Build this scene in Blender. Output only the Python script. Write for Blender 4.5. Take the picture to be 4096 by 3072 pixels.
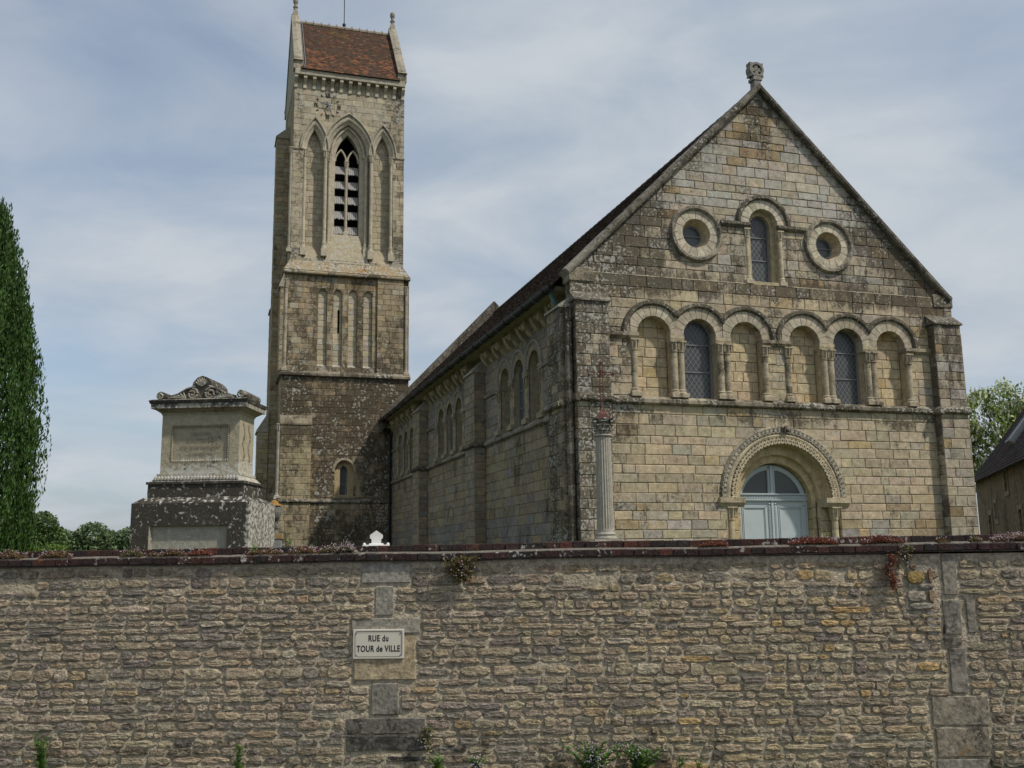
import bpy, math, random
import numpy as np
from mathutils import Vector, Matrix
from mathutils import noise as mnoise
for o in list(bpy.data.objects): bpy.data.objects.remove(o)
SC = bpy.context.scene
COL = SC.collection
random.seed(7); RNG = np.random.default_rng(11)
PI = math.pi
# ------------------------------------------------------------------ camera
EYE, PITCH, ROLL, LENS = 1.65, 0.17238, -0.0128, 34.544
F_PX = LENS/36*4096
_cp, _sp, _cr, _sr = math.cos(PITCH), math.sin(PITCH), math.cos(ROLL), math.sin(ROLL)
cF = Vector((0, _cp, _sp)); cU0 = Vector((0, -_sp, _cp)); cR0 = Vector((1, 0, 0))
cR = cR0*_cr + cU0*_sr; cU = -cR0*_sr + cU0*_cr
cam = bpy.data.objects.new('camera', bpy.data.cameras.new('camera')); COL.objects.link(cam)
M = Matrix((cR, cU, -cF)).transposed().to_4x4(); M.translation = (0, 0, EYE); cam.matrix_world = M
cam.data.lens = LENS; cam.data.sensor_width = 36; cam.data.clip_end = 3000; cam.data.clip_start = .1
SC.camera = cam
SC.render.resolution_x, SC.render.resolution_y = 1024, 768
# ------------------------------------------------------------------ light
TH = 0.30001                      # the church is turned this much from the picture plane
SUN_EL, SUN_AZ = math.radians(51.8), -math.radians(45)+TH
sdir = Vector((math.cos(SUN_EL)*math.cos(SUN_AZ), math.cos(SUN_EL)*math.sin(SUN_AZ), math.sin(SUN_EL)))
sun = bpy.data.objects.new('sun', bpy.data.lights.new('sun', 'SUN')); COL.objects.link(sun)
sun.data.energy = 3.4; sun.data.angle = math.radians(2.2); sun.data.color = (1, .935, .84)
sun.rotation_euler = sdir.to_track_quat('Z', 'Y').to_euler()
SC.view_settings.view_transform = 'Standard'; SC.view_settings.look = 'None'
SC.view_settings.exposure = 0.0; SC.view_settings.gamma = 1
W = bpy.data.worlds.new('World'); SC.world = W; W.use_nodes = True
def nd(nt, t, **kw):
    n = nt.nodes.new(t)
    for k, v in kw.items():
        if k.startswith('i_'):
            n.inputs[k[2:].replace('_', ' ')].default_value = v
        else: setattr(n, k, v)
    return n
def build_world():
    nt = W.node_tree; nt.nodes.clear(); L = nt.links.new
    out = nd(nt, 'ShaderNodeOutputWorld')
    sky = nd(nt, 'ShaderNodeTexSky', sky_type='NISHITA', sun_disc=False)
    sky.sun_elevation = SUN_EL; sky.sun_rotation = math.atan2(sdir.x, sdir.y); sky.air_density = 1.0; sky.dust_density = 2.0
    b1 = nd(nt, 'ShaderNodeBackground'); b1.inputs[1].default_value = .135
    hsv = nd(nt, 'ShaderNodeHueSaturation'); hsv.inputs['Saturation'].default_value = 1.0; hsv.inputs['Value'].default_value = 1
    L(sky.outputs[0], hsv.inputs['Color']); L(hsv.outputs[0], b1.inputs[0])
    b2 = nd(nt, 'ShaderNodeBackground'); b2.inputs[1].default_value = 1.0
    tc = nd(nt, 'ShaderNodeTexCoord'); sep = nd(nt, 'ShaderNodeSeparateXYZ'); L(tc.outputs['Generated'], sep.inputs[0])
    add = nd(nt, 'ShaderNodeMath', operation='ADD'); L(sep.outputs[2], add.inputs[0]); add.inputs[1].default_value = .22
    mx = nd(nt, 'ShaderNodeMath', operation='MAXIMUM'); L(add.outputs[0], mx.inputs[0]); mx.inputs[1].default_value = .08
    dx = nd(nt, 'ShaderNodeMath', operation='DIVIDE'); L(sep.outputs[0], dx.inputs[0]); L(mx.outputs[0], dx.inputs[1])
    dy = nd(nt, 'ShaderNodeMath', operation='DIVIDE'); L(sep.outputs[1], dy.inputs[0]); L(mx.outputs[0], dy.inputs[1])
    cmb = nd(nt, 'ShaderNodeCombineXYZ'); L(dx.outputs[0], cmb.inputs[0]); L(dy.outputs[0], cmb.inputs[1])
    mp = nd(nt, 'ShaderNodeMapping'); L(cmb.outputs[0], mp.inputs[0])
    mp.inputs['Rotation'].default_value = (0, 0, -.62); mp.inputs['Scale'].default_value = (1.0, 1.3, 1); mp.inputs['Location'].default_value = (1.3, 4.1, 0)
    n1 = nd(nt, 'ShaderNodeTexNoise', i_Scale=.85, i_Detail=4.0, i_Roughness=.45, i_Distortion=.25); L(mp.outputs[0], n1.inputs[0])
    n2 = nd(nt, 'ShaderNodeTexNoise', i_Scale=2.3, i_Detail=8.0, i_Roughness=.55, i_Distortion=.35); L(mp.outputs[0], n2.inputs[0])
    ad = nd(nt, 'ShaderNodeMath', operation='MULTIPLY_ADD'); L(n2.outputs[0], ad.inputs[0]); ad.inputs[1].default_value = .38; L(n1.outputs[0], ad.inputs[2])
    rp = nd(nt, 'ShaderNodeValToRGB'); L(ad.outputs[0], rp.inputs[0])
    e = rp.color_ramp.elements; e[0].position = .50; e[0].color = (.34,)*3+(1,); e[1].position = .80; e[1].color = (1, 1, 1, 1)
    # cloud tone: a touch greyer low down and where the deck is thick
    r2 = nd(nt, 'ShaderNodeValToRGB'); L(n2.outputs[0], r2.inputs[0])
    e = r2.color_ramp.elements; e[0].position = .35; e[0].color = (.435, .505, .58, 1); e[1].position = .68; e[1].color = (.565, .61, .66, 1)
    L(r2.outputs[0], b2.inputs[0])
    ms = nd(nt, 'ShaderNodeMixShader'); L(rp.outputs[0], ms.inputs[0]); L(b1.outputs[0], ms.inputs[1]); L(b2.outputs[0], ms.inputs[2])
    L(ms.outputs[0], out.inputs[0])
build_world()
# ------------------------------------------------------------------ materials
MATS = {}
def stone_mat(name, bump=.5, bscale=30., contrast=.5, rough=.92, grime=(.045, .037, .026), lichen=(.40, .39, .345), ochre=(.30, .15, .03), big=1.0, spot=16.):
    m = bpy.data.materials.new(name); m.use_nodes = True; nt = m.node_tree; L = nt.links.new
    p = nt.nodes['Principled BSDF']; p.inputs['Roughness'].default_value = rough; p.inputs['Specular IOR Level'].default_value = .15
    at = nd(nt, 'ShaderNodeAttribute', attribute_name='tint'); am = nd(nt, 'ShaderNodeAttribute', attribute_name='mask')
    geo = nd(nt, 'ShaderNodeNewGeometry'); sp = nd(nt, 'ShaderNodeSeparateColor'); L(am.outputs['Color'], sp.inputs[0])
    def noise(sc, det=6., ro=.6, dist=0.):
        n = nd(nt, 'ShaderNodeTexNoise', i_Scale=sc, i_Detail=det, i_Roughness=ro, i_Distortion=dist); L(geo.outputs['Position'], n.inputs[0]); return n
    def math_(op, a, b, c=None, clamp=False):
        n = nd(nt, 'ShaderNodeMath', operation=op, use_clamp=clamp)
        for i, v in enumerate((a, b, c)):
            if v is None: continue
            if isinstance(v, (int, float)): n.inputs[i].default_value = v
            else: L(v, n.inputs[i])
        return n.outputs[0]
    n1 = noise(7*big, 7., .62); n2 = noise(bscale, 5., .65); n3 = noise(1.7*big, 5., .6, .4); n4 = noise(spot, 3., .55); n5 = noise(4.3*big, 6., .7)
    class _O: pass
    def st(n, k=2.0):
        o = _O(); o.outputs = [math_('MULTIPLY_ADD', n.outputs[0], k, .5-.5*k, clamp=True)]; return o
    vm = nd(nt, 'ShaderNodeVectorMath', operation='MULTIPLY'); L(geo.outputs['Position'], vm.inputs[0]); vm.inputs[1].default_value = (1, 1, .38)
    n6 = nd(nt, 'ShaderNodeTexNoise', i_Scale=1.15*big, i_Detail=5., i_Roughness=.55); L(vm.outputs[0], n6.inputs[0]); n6 = st(n6, 2.4)
    n7 = nd(nt, 'ShaderNodeTexNoise', i_Scale=6.5*big, i_Detail=4., i_Roughness=.6); L(vm.outputs[0], n7.inputs[0]); n7 = st(n7, 1.8)
    n1, n3, n4, n5 = st(n1), st(n3), st(n4), st(n5); n2 = st(n2, 1.7)
    v = math_('MULTIPLY_ADD', n1.outputs[0], contrast*1.0, 1-contrast*.5)
    v = math_('MULTIPLY', v, math_('MULTIPLY_ADD', n2.outputs[0], contrast*.9, 1-contrast*.45))
    mul = nd(nt, 'ShaderNodeVectorMath', operation='SCALE'); L(at.outputs['Color'], mul.inputs[0]); L(v, mul.inputs['Scale'])
    def mix(fac, a, col):
        n = nd(nt, 'ShaderNodeMix', data_type='RGBA'); L(fac, n.inputs['Factor']); L(a, n.inputs['A']); n.inputs['B'].default_value = (*col, 1); return n.outputs['Result']
    # ochre lichen / iron stain
    fo = math_('MULTIPLY', math_('ADD', math_('ADD', n3.outputs[0], math_('MULTIPLY', n1.outputs[0], .4)), math_('ADD', sp.outputs[2], -1.15)), 3.5, clamp=True)
    c = mix(math_('MULTIPLY', fo, .75), mul.outputs[0], ochre)
    fg = math_('MULTIPLY', math_('ADD', math_('ADD', math_('ADD', math_('MULTIPLY', n6.outputs[0], .38), math_('MULTIPLY', n7.outputs[0], .28)), math_('ADD', math_('MULTIPLY', n5.outputs[0], .34), math_('MULTIPLY', n2.outputs[0], .44))), math_('ADD', sp.outputs[0], -1.10)), 5.5, clamp=True)
    c = mix(math_('MULTIPLY', fg, .80), c, grime)
    fl = math_('MULTIPLY', math_('ADD', math_('ADD', math_('MULTIPLY', n4.outputs[0], .85), math_('ADD', math_('MULTIPLY', n5.outputs[0], .3), math_('MULTIPLY', n6.outputs[0], .22))), math_('ADD', sp.outputs[1], -1.13)), 7., clamp=True)
    c = mix(math_('MULTIPLY', fl, .8), c, lichen)
    L(c, p.inputs['Base Color'])
    if bump:
        b = nd(nt, 'ShaderNodeBump'); b.inputs['Strength'].default_value = bump; b.inputs['Distance'].default_value = .012
        h = math_('MULTIPLY_ADD', n2.outputs[0], .7, n1.outputs[0]); L(h, b.inputs['Height']); L(b.outputs[0], p.inputs['Normal'])
    MATS[name] = m; return m
def plain_mat(name, col, rough=.6, metal=0., var=.25, vscale=12., spec=.3, bump=0., attr=False, trans=0.):
    m = bpy.data.materials.new(name); m.use_nodes = True; nt = m.node_tree; L = nt.links.new
    p = nt.nodes['Principled BSDF']; p.inputs['Roughness'].default_value = rough; p.inputs['Metallic'].default_value = metal; p.inputs['Specular IOR Level'].default_value = spec
    geo = nd(nt, 'ShaderNodeNewGeometry'); n = nd(nt, 'ShaderNodeTexNoise', i_Scale=vscale, i_Detail=6., i_Roughness=.6); L(geo.outputs['Position'], n.inputs[0])
    ma = nd(nt, 'ShaderNodeMath', operation='MULTIPLY_ADD'); L(n.outputs[0], ma.inputs[0]); ma.inputs[1].default_value = var*2; ma.inputs[2].default_value = 1-var
    sc = nd(nt, 'ShaderNodeVectorMath', operation='SCALE'); L(ma.outputs[0], sc.inputs['Scale'])
    if attr:
        at = nd(nt, 'ShaderNodeAttribute', attribute_name='tint'); L(at.outputs['Color'], sc.inputs[0])
    else: sc.inputs[0].default_value = col
    L(sc.outputs[0], p.inputs['Base Color'])
    if bump:
        b = nd(nt, 'ShaderNodeBump'); b.inputs['Strength'].default_value = bump; b.inputs['Distance'].default_value = .01; L(n.outputs[0], b.inputs['Height']); L(b.outputs[0], p.inputs['Normal'])
    if trans:
        p.inputs['Transmission Weight'].default_value = 0
        tr = nd(nt, 'ShaderNodeBsdfTranslucent'); L(sc.outputs[0], tr.inputs[0]); ms = nd(nt, 'ShaderNodeMixShader'); ms.inputs[0].default_value = trans
        o = nt.nodes['Material Output']; L(p.outputs[0], ms.inputs[1]); L(tr.outputs[0], ms.inputs[2]); L(ms.outputs[0], o.inputs[0])
    MATS[name] = m; return m
ASHLAR = stone_mat('ashlar', bump=.6, bscale=24., contrast=.68)
TOWERST = stone_mat('tower_stone', bump=.55, bscale=20., contrast=.55, spot=9., big=.8)
TOMB = stone_mat('tomb_stone', bump=.4, bscale=40., contrast=.4, spot=22., big=2.2, lichen=(.50, .49, .44), grime=(.020, .018, .015))
DRESSED = stone_mat('dressed', bump=.45, bscale=30., contrast=.95, big=3.0, spot=34., grime=(.022, .020, .017), lichen=(.38, .365, .32))
RUBBLE = stone_mat('rubble', bump=1.3, bscale=48., contrast=1.0, big=3.2, spot=40., grime=(.028, .024, .019), lichen=(.40, .385, .34), ochre=(.30, .16, .05))
BRICK = stone_mat('coping_brick', bump=.7, bscale=60., contrast=.6, big=3., spot=26., lichen=(.42, .41, .37), grime=(.018, .015, .013))
TILE = stone_mat('roof_tile', bump=.4, bscale=30., contrast=.5, big=1., spot=12., ochre=(.20, .13, .03), lichen=(.36, .34, .29), grime=(.03, .024, .018))
PAINT = plain_mat('door_paint', (.42, .475, .485), .5, var=.10, vscale=4.)
GLASS = plain_mat('dark_glass', (.045, .052, .052), .3, var=.3, vscale=3., spec=.6)
LEAD = plain_mat('lead', (.19, .195, .195), .5, var=.15)
ZINC = plain_mat('gutter_zinc', (.022, .024, .024), .45, .3, var=.3)
COPPER = plain_mat('copper_green', (.12, .25, .24), .7, var=.3)
IRON = plain_mat('red_iron', (.125, .05, .036), .6, var=.35, vscale=40.)
DARK = plain_mat('dark_void', (.008, .008, .008), .95, var=.1)
STEEL = plain_mat('clock_steel', (.10, .12, .15), .5, .2, var=.2)
BLACK = plain_mat('black_enamel', (.014, .012, .012), .4, var=.1)
ENAMEL = plain_mat('cream_enamel', (.60, .56, .46), .28, var=.05, vscale=6., spec=.5)
WOODGREY = plain_mat('weathered_louvre', (.30, .29, .27), .85, var=.5, vscale=30., bump=.6)
WHITEST = plain_mat('white_marble', (.66, .65, .62), .6, var=.12)
GREYST = plain_mat('grey_granite', (.24, .26, .27), .6, var=.2)
LEAF = plain_mat('leaf', (.05, .1, .02), .6, var=.3, vscale=3., attr=True, trans=.25)
BARK = plain_mat('bark', (.09, .07, .05), .9, var=.4, vscale=20., bump=.6)
ASPHALT = plain_mat('asphalt', (.05, .05, .05), .9, var=.3, vscale=60., bump=.4)
GRASS = plain_mat('ground_grass', (.07, .085, .03), .95, var=.5, vscale=2.5, bump=.5)
# ------------------------------------------------------------------ mesh helpers
class MB:
    def __init__(s): s.v = []; s.f = []; s.t = []; s.m = []
    def add(s, vs, fs, tint=(.4, .35, .25), mask=(0, 0, 0)):
        b = len(s.v); s.v.extend(vs); s.f.extend([tuple(i+b for i in f) for f in fs])
        s.t.extend([tint]*len(vs) if not isinstance(tint, list) else tint)
        s.m.extend([mask]*len(vs) if not isinstance(mask, list) else mask)
    def join(s, o): s.add(o.v, o.f, list(o.t), list(o.m))
    def box(s, x0, x1, y0, y1, z0, z1, tint=(.4, .35, .25), mask=(0, 0, 0), R=None, bev=0):
        if bev:
            vs = []
            for (z, i) in ((z0, bev), (z0+bev, 0), (z1-bev, 0), (z1, bev)):
                vs += [(x0+i, y0+i, z), (x1-i, y0+i, z), (x1-i, y1-i, z), (x0+i, y1-i, z)]
            fs = [(0, 3, 2, 1), (12, 13, 14, 15)]
            for k in range(3):
                for j in range(4): fs.append((k*4+j, k*4+(j+1) % 4, k*4+4+(j+1) % 4, k*4+4+j))
        else:
            vs = [(x0, y0, z0), (x1, y0, z0), (x1, y1, z0), (x0, y1, z0), (x0, y0, z1), (x1, y0, z1), (x1, y1, z1), (x0, y1, z1)]
            fs = [(0, 3, 2, 1), (4, 5, 6, 7), (0, 1, 5, 4), (1, 2, 6, 5), (2, 3, 7, 6), (3, 0, 4, 7)]
        if R is not None: vs = [tuple(R @ Vector(v)) for v in vs]
        s.add(vs, fs, tint, mask); return s
    def lathe(s, cx, cy, prof, n=16, tint=(.4, .35, .25), mask=(0, 0, 0), a0=0., flute=None):
        vs = []; fs = []
        for (r, z) in prof:
            for k in range(n):
                a = a0+2*PI*k/n; rr = r if not flute else r*flute(k)
                vs.append((cx+rr*math.cos(a), cy+rr*math.sin(a), z))
        for i in range(len(prof)-1):
            for k in range(n): fs.append((i*n+k, i*n+(k+1) % n, (i+1)*n+(k+1) % n, (i+1)*n+k))
        fs.append(tuple(range(n))[::-1]); fs.append(tuple((len(prof)-1)*n+k for k in range(n)))
        s.add(vs, fs, tint, mask); return s
    def tube(s, pts, r, n=6, tint=(.4, .35, .25), mask=(0, 0, 0), cap=True):
        pts = [Vector(p) for p in pts]; vs = []; fs = []
        for i, p in enumerate(pts):
            t = (pts[min(i+1, len(pts)-1)]-pts[max(i-1, 0)]).normalized()
            a = Vector((0, 0, 1)) if abs(t.z) < .9 else Vector((1, 0, 0))
            x = t.cross(a).normalized(); y = t.cross(x)
            rr = r[i] if isinstance(r, (list, tuple)) else r
            for k in range(n):
                an = 2*PI*(k+.5)/n; vs.append(tuple(p+x*rr*math.cos(an)+y*rr*math.sin(an)))
        for i in range(len(pts)-1):
            for k in range(n): fs.append((i*n+k, i*n+(k+1) % n, (i+1)*n+(k+1) % n, (i+1)*n+k))
        if cap: fs.append(tuple(range(n))); fs.append(tuple((len(pts)-1)*n+k for k in range(n)))
        s.add(vs, fs, tint, mask); return s
    def build(s, name, mat, parent=None, smooth=False, **props):
        me = bpy.data.meshes.new(name); me.from_pydata(s.v, [], s.f)
        n = len(s.v)
        a = me.attributes.new('tint', 'FLOAT_COLOR', 'POINT'); a.data.foreach_set('color', np.c_[np.array(s.t, dtype=np.float32).reshape(n, 3), np.ones(n, np.float32)].ravel())
        a = me.attributes.new('mask', 'FLOAT_COLOR', 'POINT'); a.data.foreach_set('color', np.c_[np.array(s.m, dtype=np.float32).reshape(n, 3), np.ones(n, np.float32)].ravel())
        me.materials.append(mat)
        if smooth: me.polygons.foreach_set('use_smooth', [True]*len(me.polygons))
        o = bpy.data.objects.new(name, me); COL.objects.link(o); o.parent = parent
        for k, v in props.items(): o[k] = v
        return o
def jt(c, a, b):
    k = random.uniform(a, b); return tuple(x*k for x in c)
def thing(name, label, cat, loc=(0, 0, 0), rot=(0, 0, 0), group=None):
    o = bpy.data.objects.new(name, None); COL.objects.link(o); o.location = loc; o.rotation_euler = rot
    o.empty_display_size = .3; o['label'] = label; o['category'] = cat
    if group: o['group'] = group
    return o
def tag(o, label, cat, group=None):
    o['label'] = label; o['category'] = cat
    if group: o['group'] = group
    return o
class Frame:
    def __init__(s, o, U, N, V=(0, 0, 1)): s.o = Vector(o); s.U = Vector(U); s.N = Vector(N); s.V = Vector(V)
    def p(s, u, v, d=0.): return tuple(s.o+s.U*u+s.V*v+s.N*d)
# ---- 2D clipping
def parea(P): return .5*sum(P[i][0]*P[(i+1) % len(P)][1]-P[(i+1) % len(P)][0]*P[i][1] for i in range(len(P)))
def clip(P, a, b, c):               # keep a*x+b*y<=c
    out = []
    n = len(P)
    for i in range(n):
        p, q = P[i], P[(i+1) % n]; dp = a*p[0]+b*p[1]-c; dq = a*q[0]+b*q[1]-c
        if dp <= 0: out.append(p)
        if (dp < 0 < dq) or (dq < 0 < dp):
            t = dp/(dp-dq); out.append((p[0]+(q[0]-p[0])*t, p[1]+(q[1]-p[1])*t))
    return out
def edges(C):
    for i in range(len(C)):
        p, q = C[i], C[(i+1) % len(C)]; a, b = q[1]-p[1], -(q[0]-p[0]); yield a, b, a*p[0]+b*p[1]
def inter(P, C):
    for a, b, c in edges(C):
        P = clip(P, a, b, c)
        if len(P) < 3: return []
    return P
def subtract(P, C):
    x0 = min(p[0] for p in P); x1 = max(p[0] for p in P); y0 = min(p[1] for p in P); y1 = max(p[1] for p in P)
    if x1 < min(c[0] for c in C) or x0 > max(c[0] for c in C) or y1 < min(c[1] for c in C) or y0 > max(c[1] for c in C): return [P]
    out = []; rem = P
    for a, b, c in edges(C):
        o = clip(rem, -a, -b, -c)
        if len(o) > 2 and abs(parea(o)) > 1e-4: out.append(o)
        rem = clip(rem, a, b, c)
        if len(rem) < 3: break
    return out
def round_arch(uc, vs, half, v0, n=12, rise=None):
    rise = half if rise is None else rise
    P = [(uc-half, v0), (uc+half, v0)]
    for k in range(n+1):
        a = PI*k/n; P.append((uc+half*math.cos(a), vs+rise*math.sin(a)))
    return P
def pointed_pts(uc, vs, half, rise, n=8):
    R = (half*half+rise*rise)/(2*half); pts = []
    a1 = math.asin(min(1, rise/R))
    for k in range(n+1):
        a = a1*k/n; pts.append((uc+half-R+R*math.cos(a), vs+R*math.sin(a)))
    pts += [(2*uc-x, y) for x, y in reversed(pts[:-1])]
    return pts
def pointed_arch(uc, vs, half, rise, v0, n=8): return [(uc-half, v0), (uc+half, v0)]+pointed_pts(uc, vs, half, rise, n)
def disc(uc, vc, r, n=28): return [(uc+r*math.cos(2*PI*k/n), vc+r*math.sin(2*PI*k/n)) for k in range(n)]
# ---- ashlar
def pick(pal):
    t = random.random()*sum(w for _, w in pal)
    for c, w in pal:
        t -= w
        if t <= 0: break
    k = random.uniform(.86, 1.14); return tuple(min(.7, x*k*random.uniform(.97, 1.03)) for x in c)
BLOCKS = {}
def block(fr, polys, whole, tint, maskf, proud, jit, depth=.04):
    mb = MB(); bm = (random.uniform(-.09, .10), random.uniform(-.10, .10), random.uniform(-.08, .05))
    def mk(u, v):
        m = maskf(u, v); return (m[0]+bm[0], m[1]+bm[1], m[2]+bm[2])
    if whole:
        P = polys[0]; c = .010
        cu = sum(p[0] for p in P)/4; cv = sum(p[1] for p in P)/4; hu = abs(P[1][0]-P[0][0])/2; hv = abs(P[2][1]-P[1][1])/2
        tl = [random.uniform(-jit, jit) for _ in range(4)]
        vs = [fr.p(u, v, -depth) for u, v in P]+[fr.p(u, v, proud-.009) for u, v in P]
        I = [(cu+(u-cu)*(1-c*random.uniform(.6, 1.8)/hu), cv+(v-cv)*(1-c*random.uniform(.6, 1.8)/hv)) for u, v in P]
        vs += [fr.p(I[k][0], I[k][1], proud+tl[k]) for k in range(4)]
        fs = [(8, 9, 10, 11)]
        for k in range(4):
            j = (k+1) % 4; fs += [(k, j, 4+j, 4+k), (4+k, 4+j, 8+j, 8+k)]
        uv = list(P)+list(P)+I
        mb.add(vs, fs, tint, [mk(u, v) for u, v in uv])
    else:
        for P in polys:
            n = len(P)
            vs = [fr.p(u, v, -depth) for u, v in P]+[fr.p(u, v, proud) for u, v in P]
            fs = [tuple(range(n, 2*n))]+[(k, (k+1) % n, n+(k+1) % n, n+k) for k in range(n)]
            mb.add(vs, fs, tint, [mk(u, v) for u, v in P]*2)
    return mb
def ashlar(key, fr, u0, u1, v0, v1, pal, maskf, h=(.20, .27), w=(.30, .62), halves=(), holes=(), within=None, gap=.007, proud=0., jit=.004, tintf=None, depth=.04, core=True, courses=None):
    """lay one wall face block by block; the blocks go into BLOCKS[key]"""
    out = BLOCKS.setdefault(key, [])
    v = v0; ci = 0
    while v < v1-.03:
        hh = random.uniform(*h)
        if courses: hh = courses[ci % len(courses)]
        if v+hh > v1-.10: hh = v1-v
        u = u0; first = True
        while u < u1-.02:
            ww = random.uniform(*w)
            if first and (u1-u0) > .8: ww *= random.uniform(.5, 1)
            first = False
            if u+ww > u1-.14: ww = u1-u
            P = [(u+gap, v+gap), (u+ww-gap, v+gap), (u+ww-gap, v+hh-gap), (u+gap, v+hh-gap)]
            P = [(x+random.uniform(-.005, .005), y+random.uniform(-.005, .005)) for x, y in P]; Q = P
            for a, b, c in halves:
                Q = clip(Q, a, b, c)
                if len(Q) < 3: break
            if len(Q) >= 3 and within: Q = inter(Q, within)
            pcs = [Q] if len(Q) >= 3 and abs(parea(Q)) > .0008 else []
            for H in holes:
                nx = []
                for q in pcs: nx += subtract(q, H)
                pcs = nx
            pcs = [q for q in pcs if abs(parea(q)) > .0006]
            if pcs:
                whole = len(pcs) == 1 and len(pcs[0]) == 4 and abs(parea(pcs[0])-parea(P)) < 1e-6
                cu, cv = u+ww/2, v+hh/2
                t = tintf(cu, cv) if tintf else None
                if t is None: t = pick(pal)
                A = sum(abs(parea(q)) for q in pcs)
                out.append((block(fr, pcs, whole, t, maskf, proud+random.uniform(-jit, jit), jit, depth), A, fr.p(cu, cv, 0), fr.N))
            u += ww
        v += hh; ci += 1
    if core:                                   # mortar bed just behind the faces
        P = [(u0, v0), (u1, v0), (u1, v1), (u0, v1)]
        for a, b, c in halves: P = clip(P, a, b, c)
        if within: P = inter(P, within)
        pcs = [P] if len(P) >= 3 else []
        for H in holes:
            nx = []
            for q in pcs: nx += subtract(q, H)
            pcs = nx
        cb = CORES.setdefault(key, MB())
        for q in pcs: cb.add([fr.p(a, b, proud-.016) for a, b in q], [tuple(range(len(q)))], (.235, .20, .14), maskf(*q[0]))
CORES = {}
def flush_blocks(key, root, mat, name, rest, limit=300, extra=None):
    Mw = root.matrix_basis
    camp = Vector((0, 0, EYE)); sc = []
    R3 = root.rotation_euler.to_matrix()
    for mb, A, c, N in BLOCKS[key]:
        wc = root.location+R3 @ Vector(c); d = camp-wc; D = d.length; cs = max(0, (R3 @ N).dot(d)/D)
        q = wc-camp; zf = q.dot(cF); inf = zf > 0 and abs(q.dot(cR)/zf) < .535 and abs(q.dot(cU)/zf) < .40
        sc.append((A*cs/D/D if inf else 0))
    order = sorted(range(len(sc)), key=lambda i: -sc[i])
    R = MB()
    for k, i in enumerate(order):
        if k < limit and sc[i] > 0: BLOCKS[key][i][0].build(name, mat, root)
        else: R.join(BLOCKS[key][i][0])
    if R.v: R.build(rest, mat, root, kind='stuff')
    if key in CORES: CORES[key].build('mortar_bed', mat, root)
def reveal(fr, poly, d0, d1, tint, mask, closed=True, poly2=None, skip=()):
    """side walls of an opening"""
    mb = MB(); n = len(poly); poly2 = poly2 or poly
    for i in range(n):
        if i in skip: continue
        j = (i+1) % n
        t = jt(tint, .85, 1.1)
        mb.add([fr.p(*poly[i], d0), fr.p(*poly[j], d0), fr.p(*poly2[j], d1), fr.p(*poly2[i], d1)], [(0, 1, 2, 3)], t, mask)
    return mb
def sweep(fr, path, prof, tints, mask=(0, 0, 0), closed=False, seg=1, capends=True):
    """run a moulding profile [(offset outward, depth)] along a 2D path"""
    mb = MB(); n = len(path); nr = len(prof); rows = []
    for i, (x, y) in enumerate(path):
        a = path[(i-1) % n] if (closed or i > 0) else path[i]; b = path[(i+1) % n] if (closed or i < n-1) else path[i]
        tx, ty = b[0]-a[0], b[1]-a[1]; l = math.hypot(tx, ty) or 1; nx, ny = ty/l, -tx/l
        k = 1.
        if 0 < i < n-1 or closed:
            e1 = (x-a[0], y-a[1]); l1 = math.hypot(*e1) or 1; k = 1/max(.45, abs((e1[0]*tx+e1[1]*ty)/(l1*l)))
        rows.append([fr.p(x+nx*s*k, y+ny*s*k, d) for s, d in prof])
    m = n if closed else n-1
    for i in range(m):
        t = tints(i//seg) if callable(tints) else tints
        r0, r1 = rows[i], rows[(i+1) % n]
        mb.add(r0+r1, [(k, k+1, nr+k+1, nr+k) for k in range(nr-1)], t, mask)
    if capends and not closed:
        for r in (rows[0], rows[-1]): mb.add(list(r), [tuple(range(nr))], tints(0) if callable(tints) else tints, mask)
    return mb
def vary(t, k=.16):
    cache = {}
    def f(i):
        if i not in cache:
            q = random.uniform(1-k, 1+k); cache[i] = tuple(x*q for x in t)
        return cache[i]
    return f
def voussoirs(fr, uc, vc, r0, r1, n, dfront, dback, tint, mask, parent, mat, a0=0., a1=PI, half=None, gap=.006, name='voussoir'):
    for k in range(n):
        s0 = a0+(a1-a0)*k/n; s1 = a0+(a1-a0)*(k+1)/n; g = gap/((r0+r1)/2)
        s0 += g; s1 -= g; pi_, po = [], []
        for j in range(4):
            a = s0+(s1-s0)*j/3; ro = r1
            if half: ro = min(r1, half/max(1e-6, abs(math.cos(a))))
            ro = max(ro, r0+.012); pi_.append((uc+r0*math.cos(a), vc+r0*math.sin(a))); po.append((uc+ro*math.cos(a), vc+ro*math.sin(a)))
        P = po+pi_[::-1]; m = len(P); df = dfront+random.uniform(-.004, .004); mb = MB(); t = pick(tint); b = random.uniform(-.12, .12)
        mk = mask if not callable(mask) else mask(*po[1])
        mb.add([fr.p(*p, df) for p in P]+[fr.p(*p, dback) for p in P], [tuple(range(m))]+[(i, (i+1) % m, m+(i+1) % m, m+i) for i in range(m)], t, (mk[0]+b, mk[1], mk[2]))
        mb.build(name, mat, parent)
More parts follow.
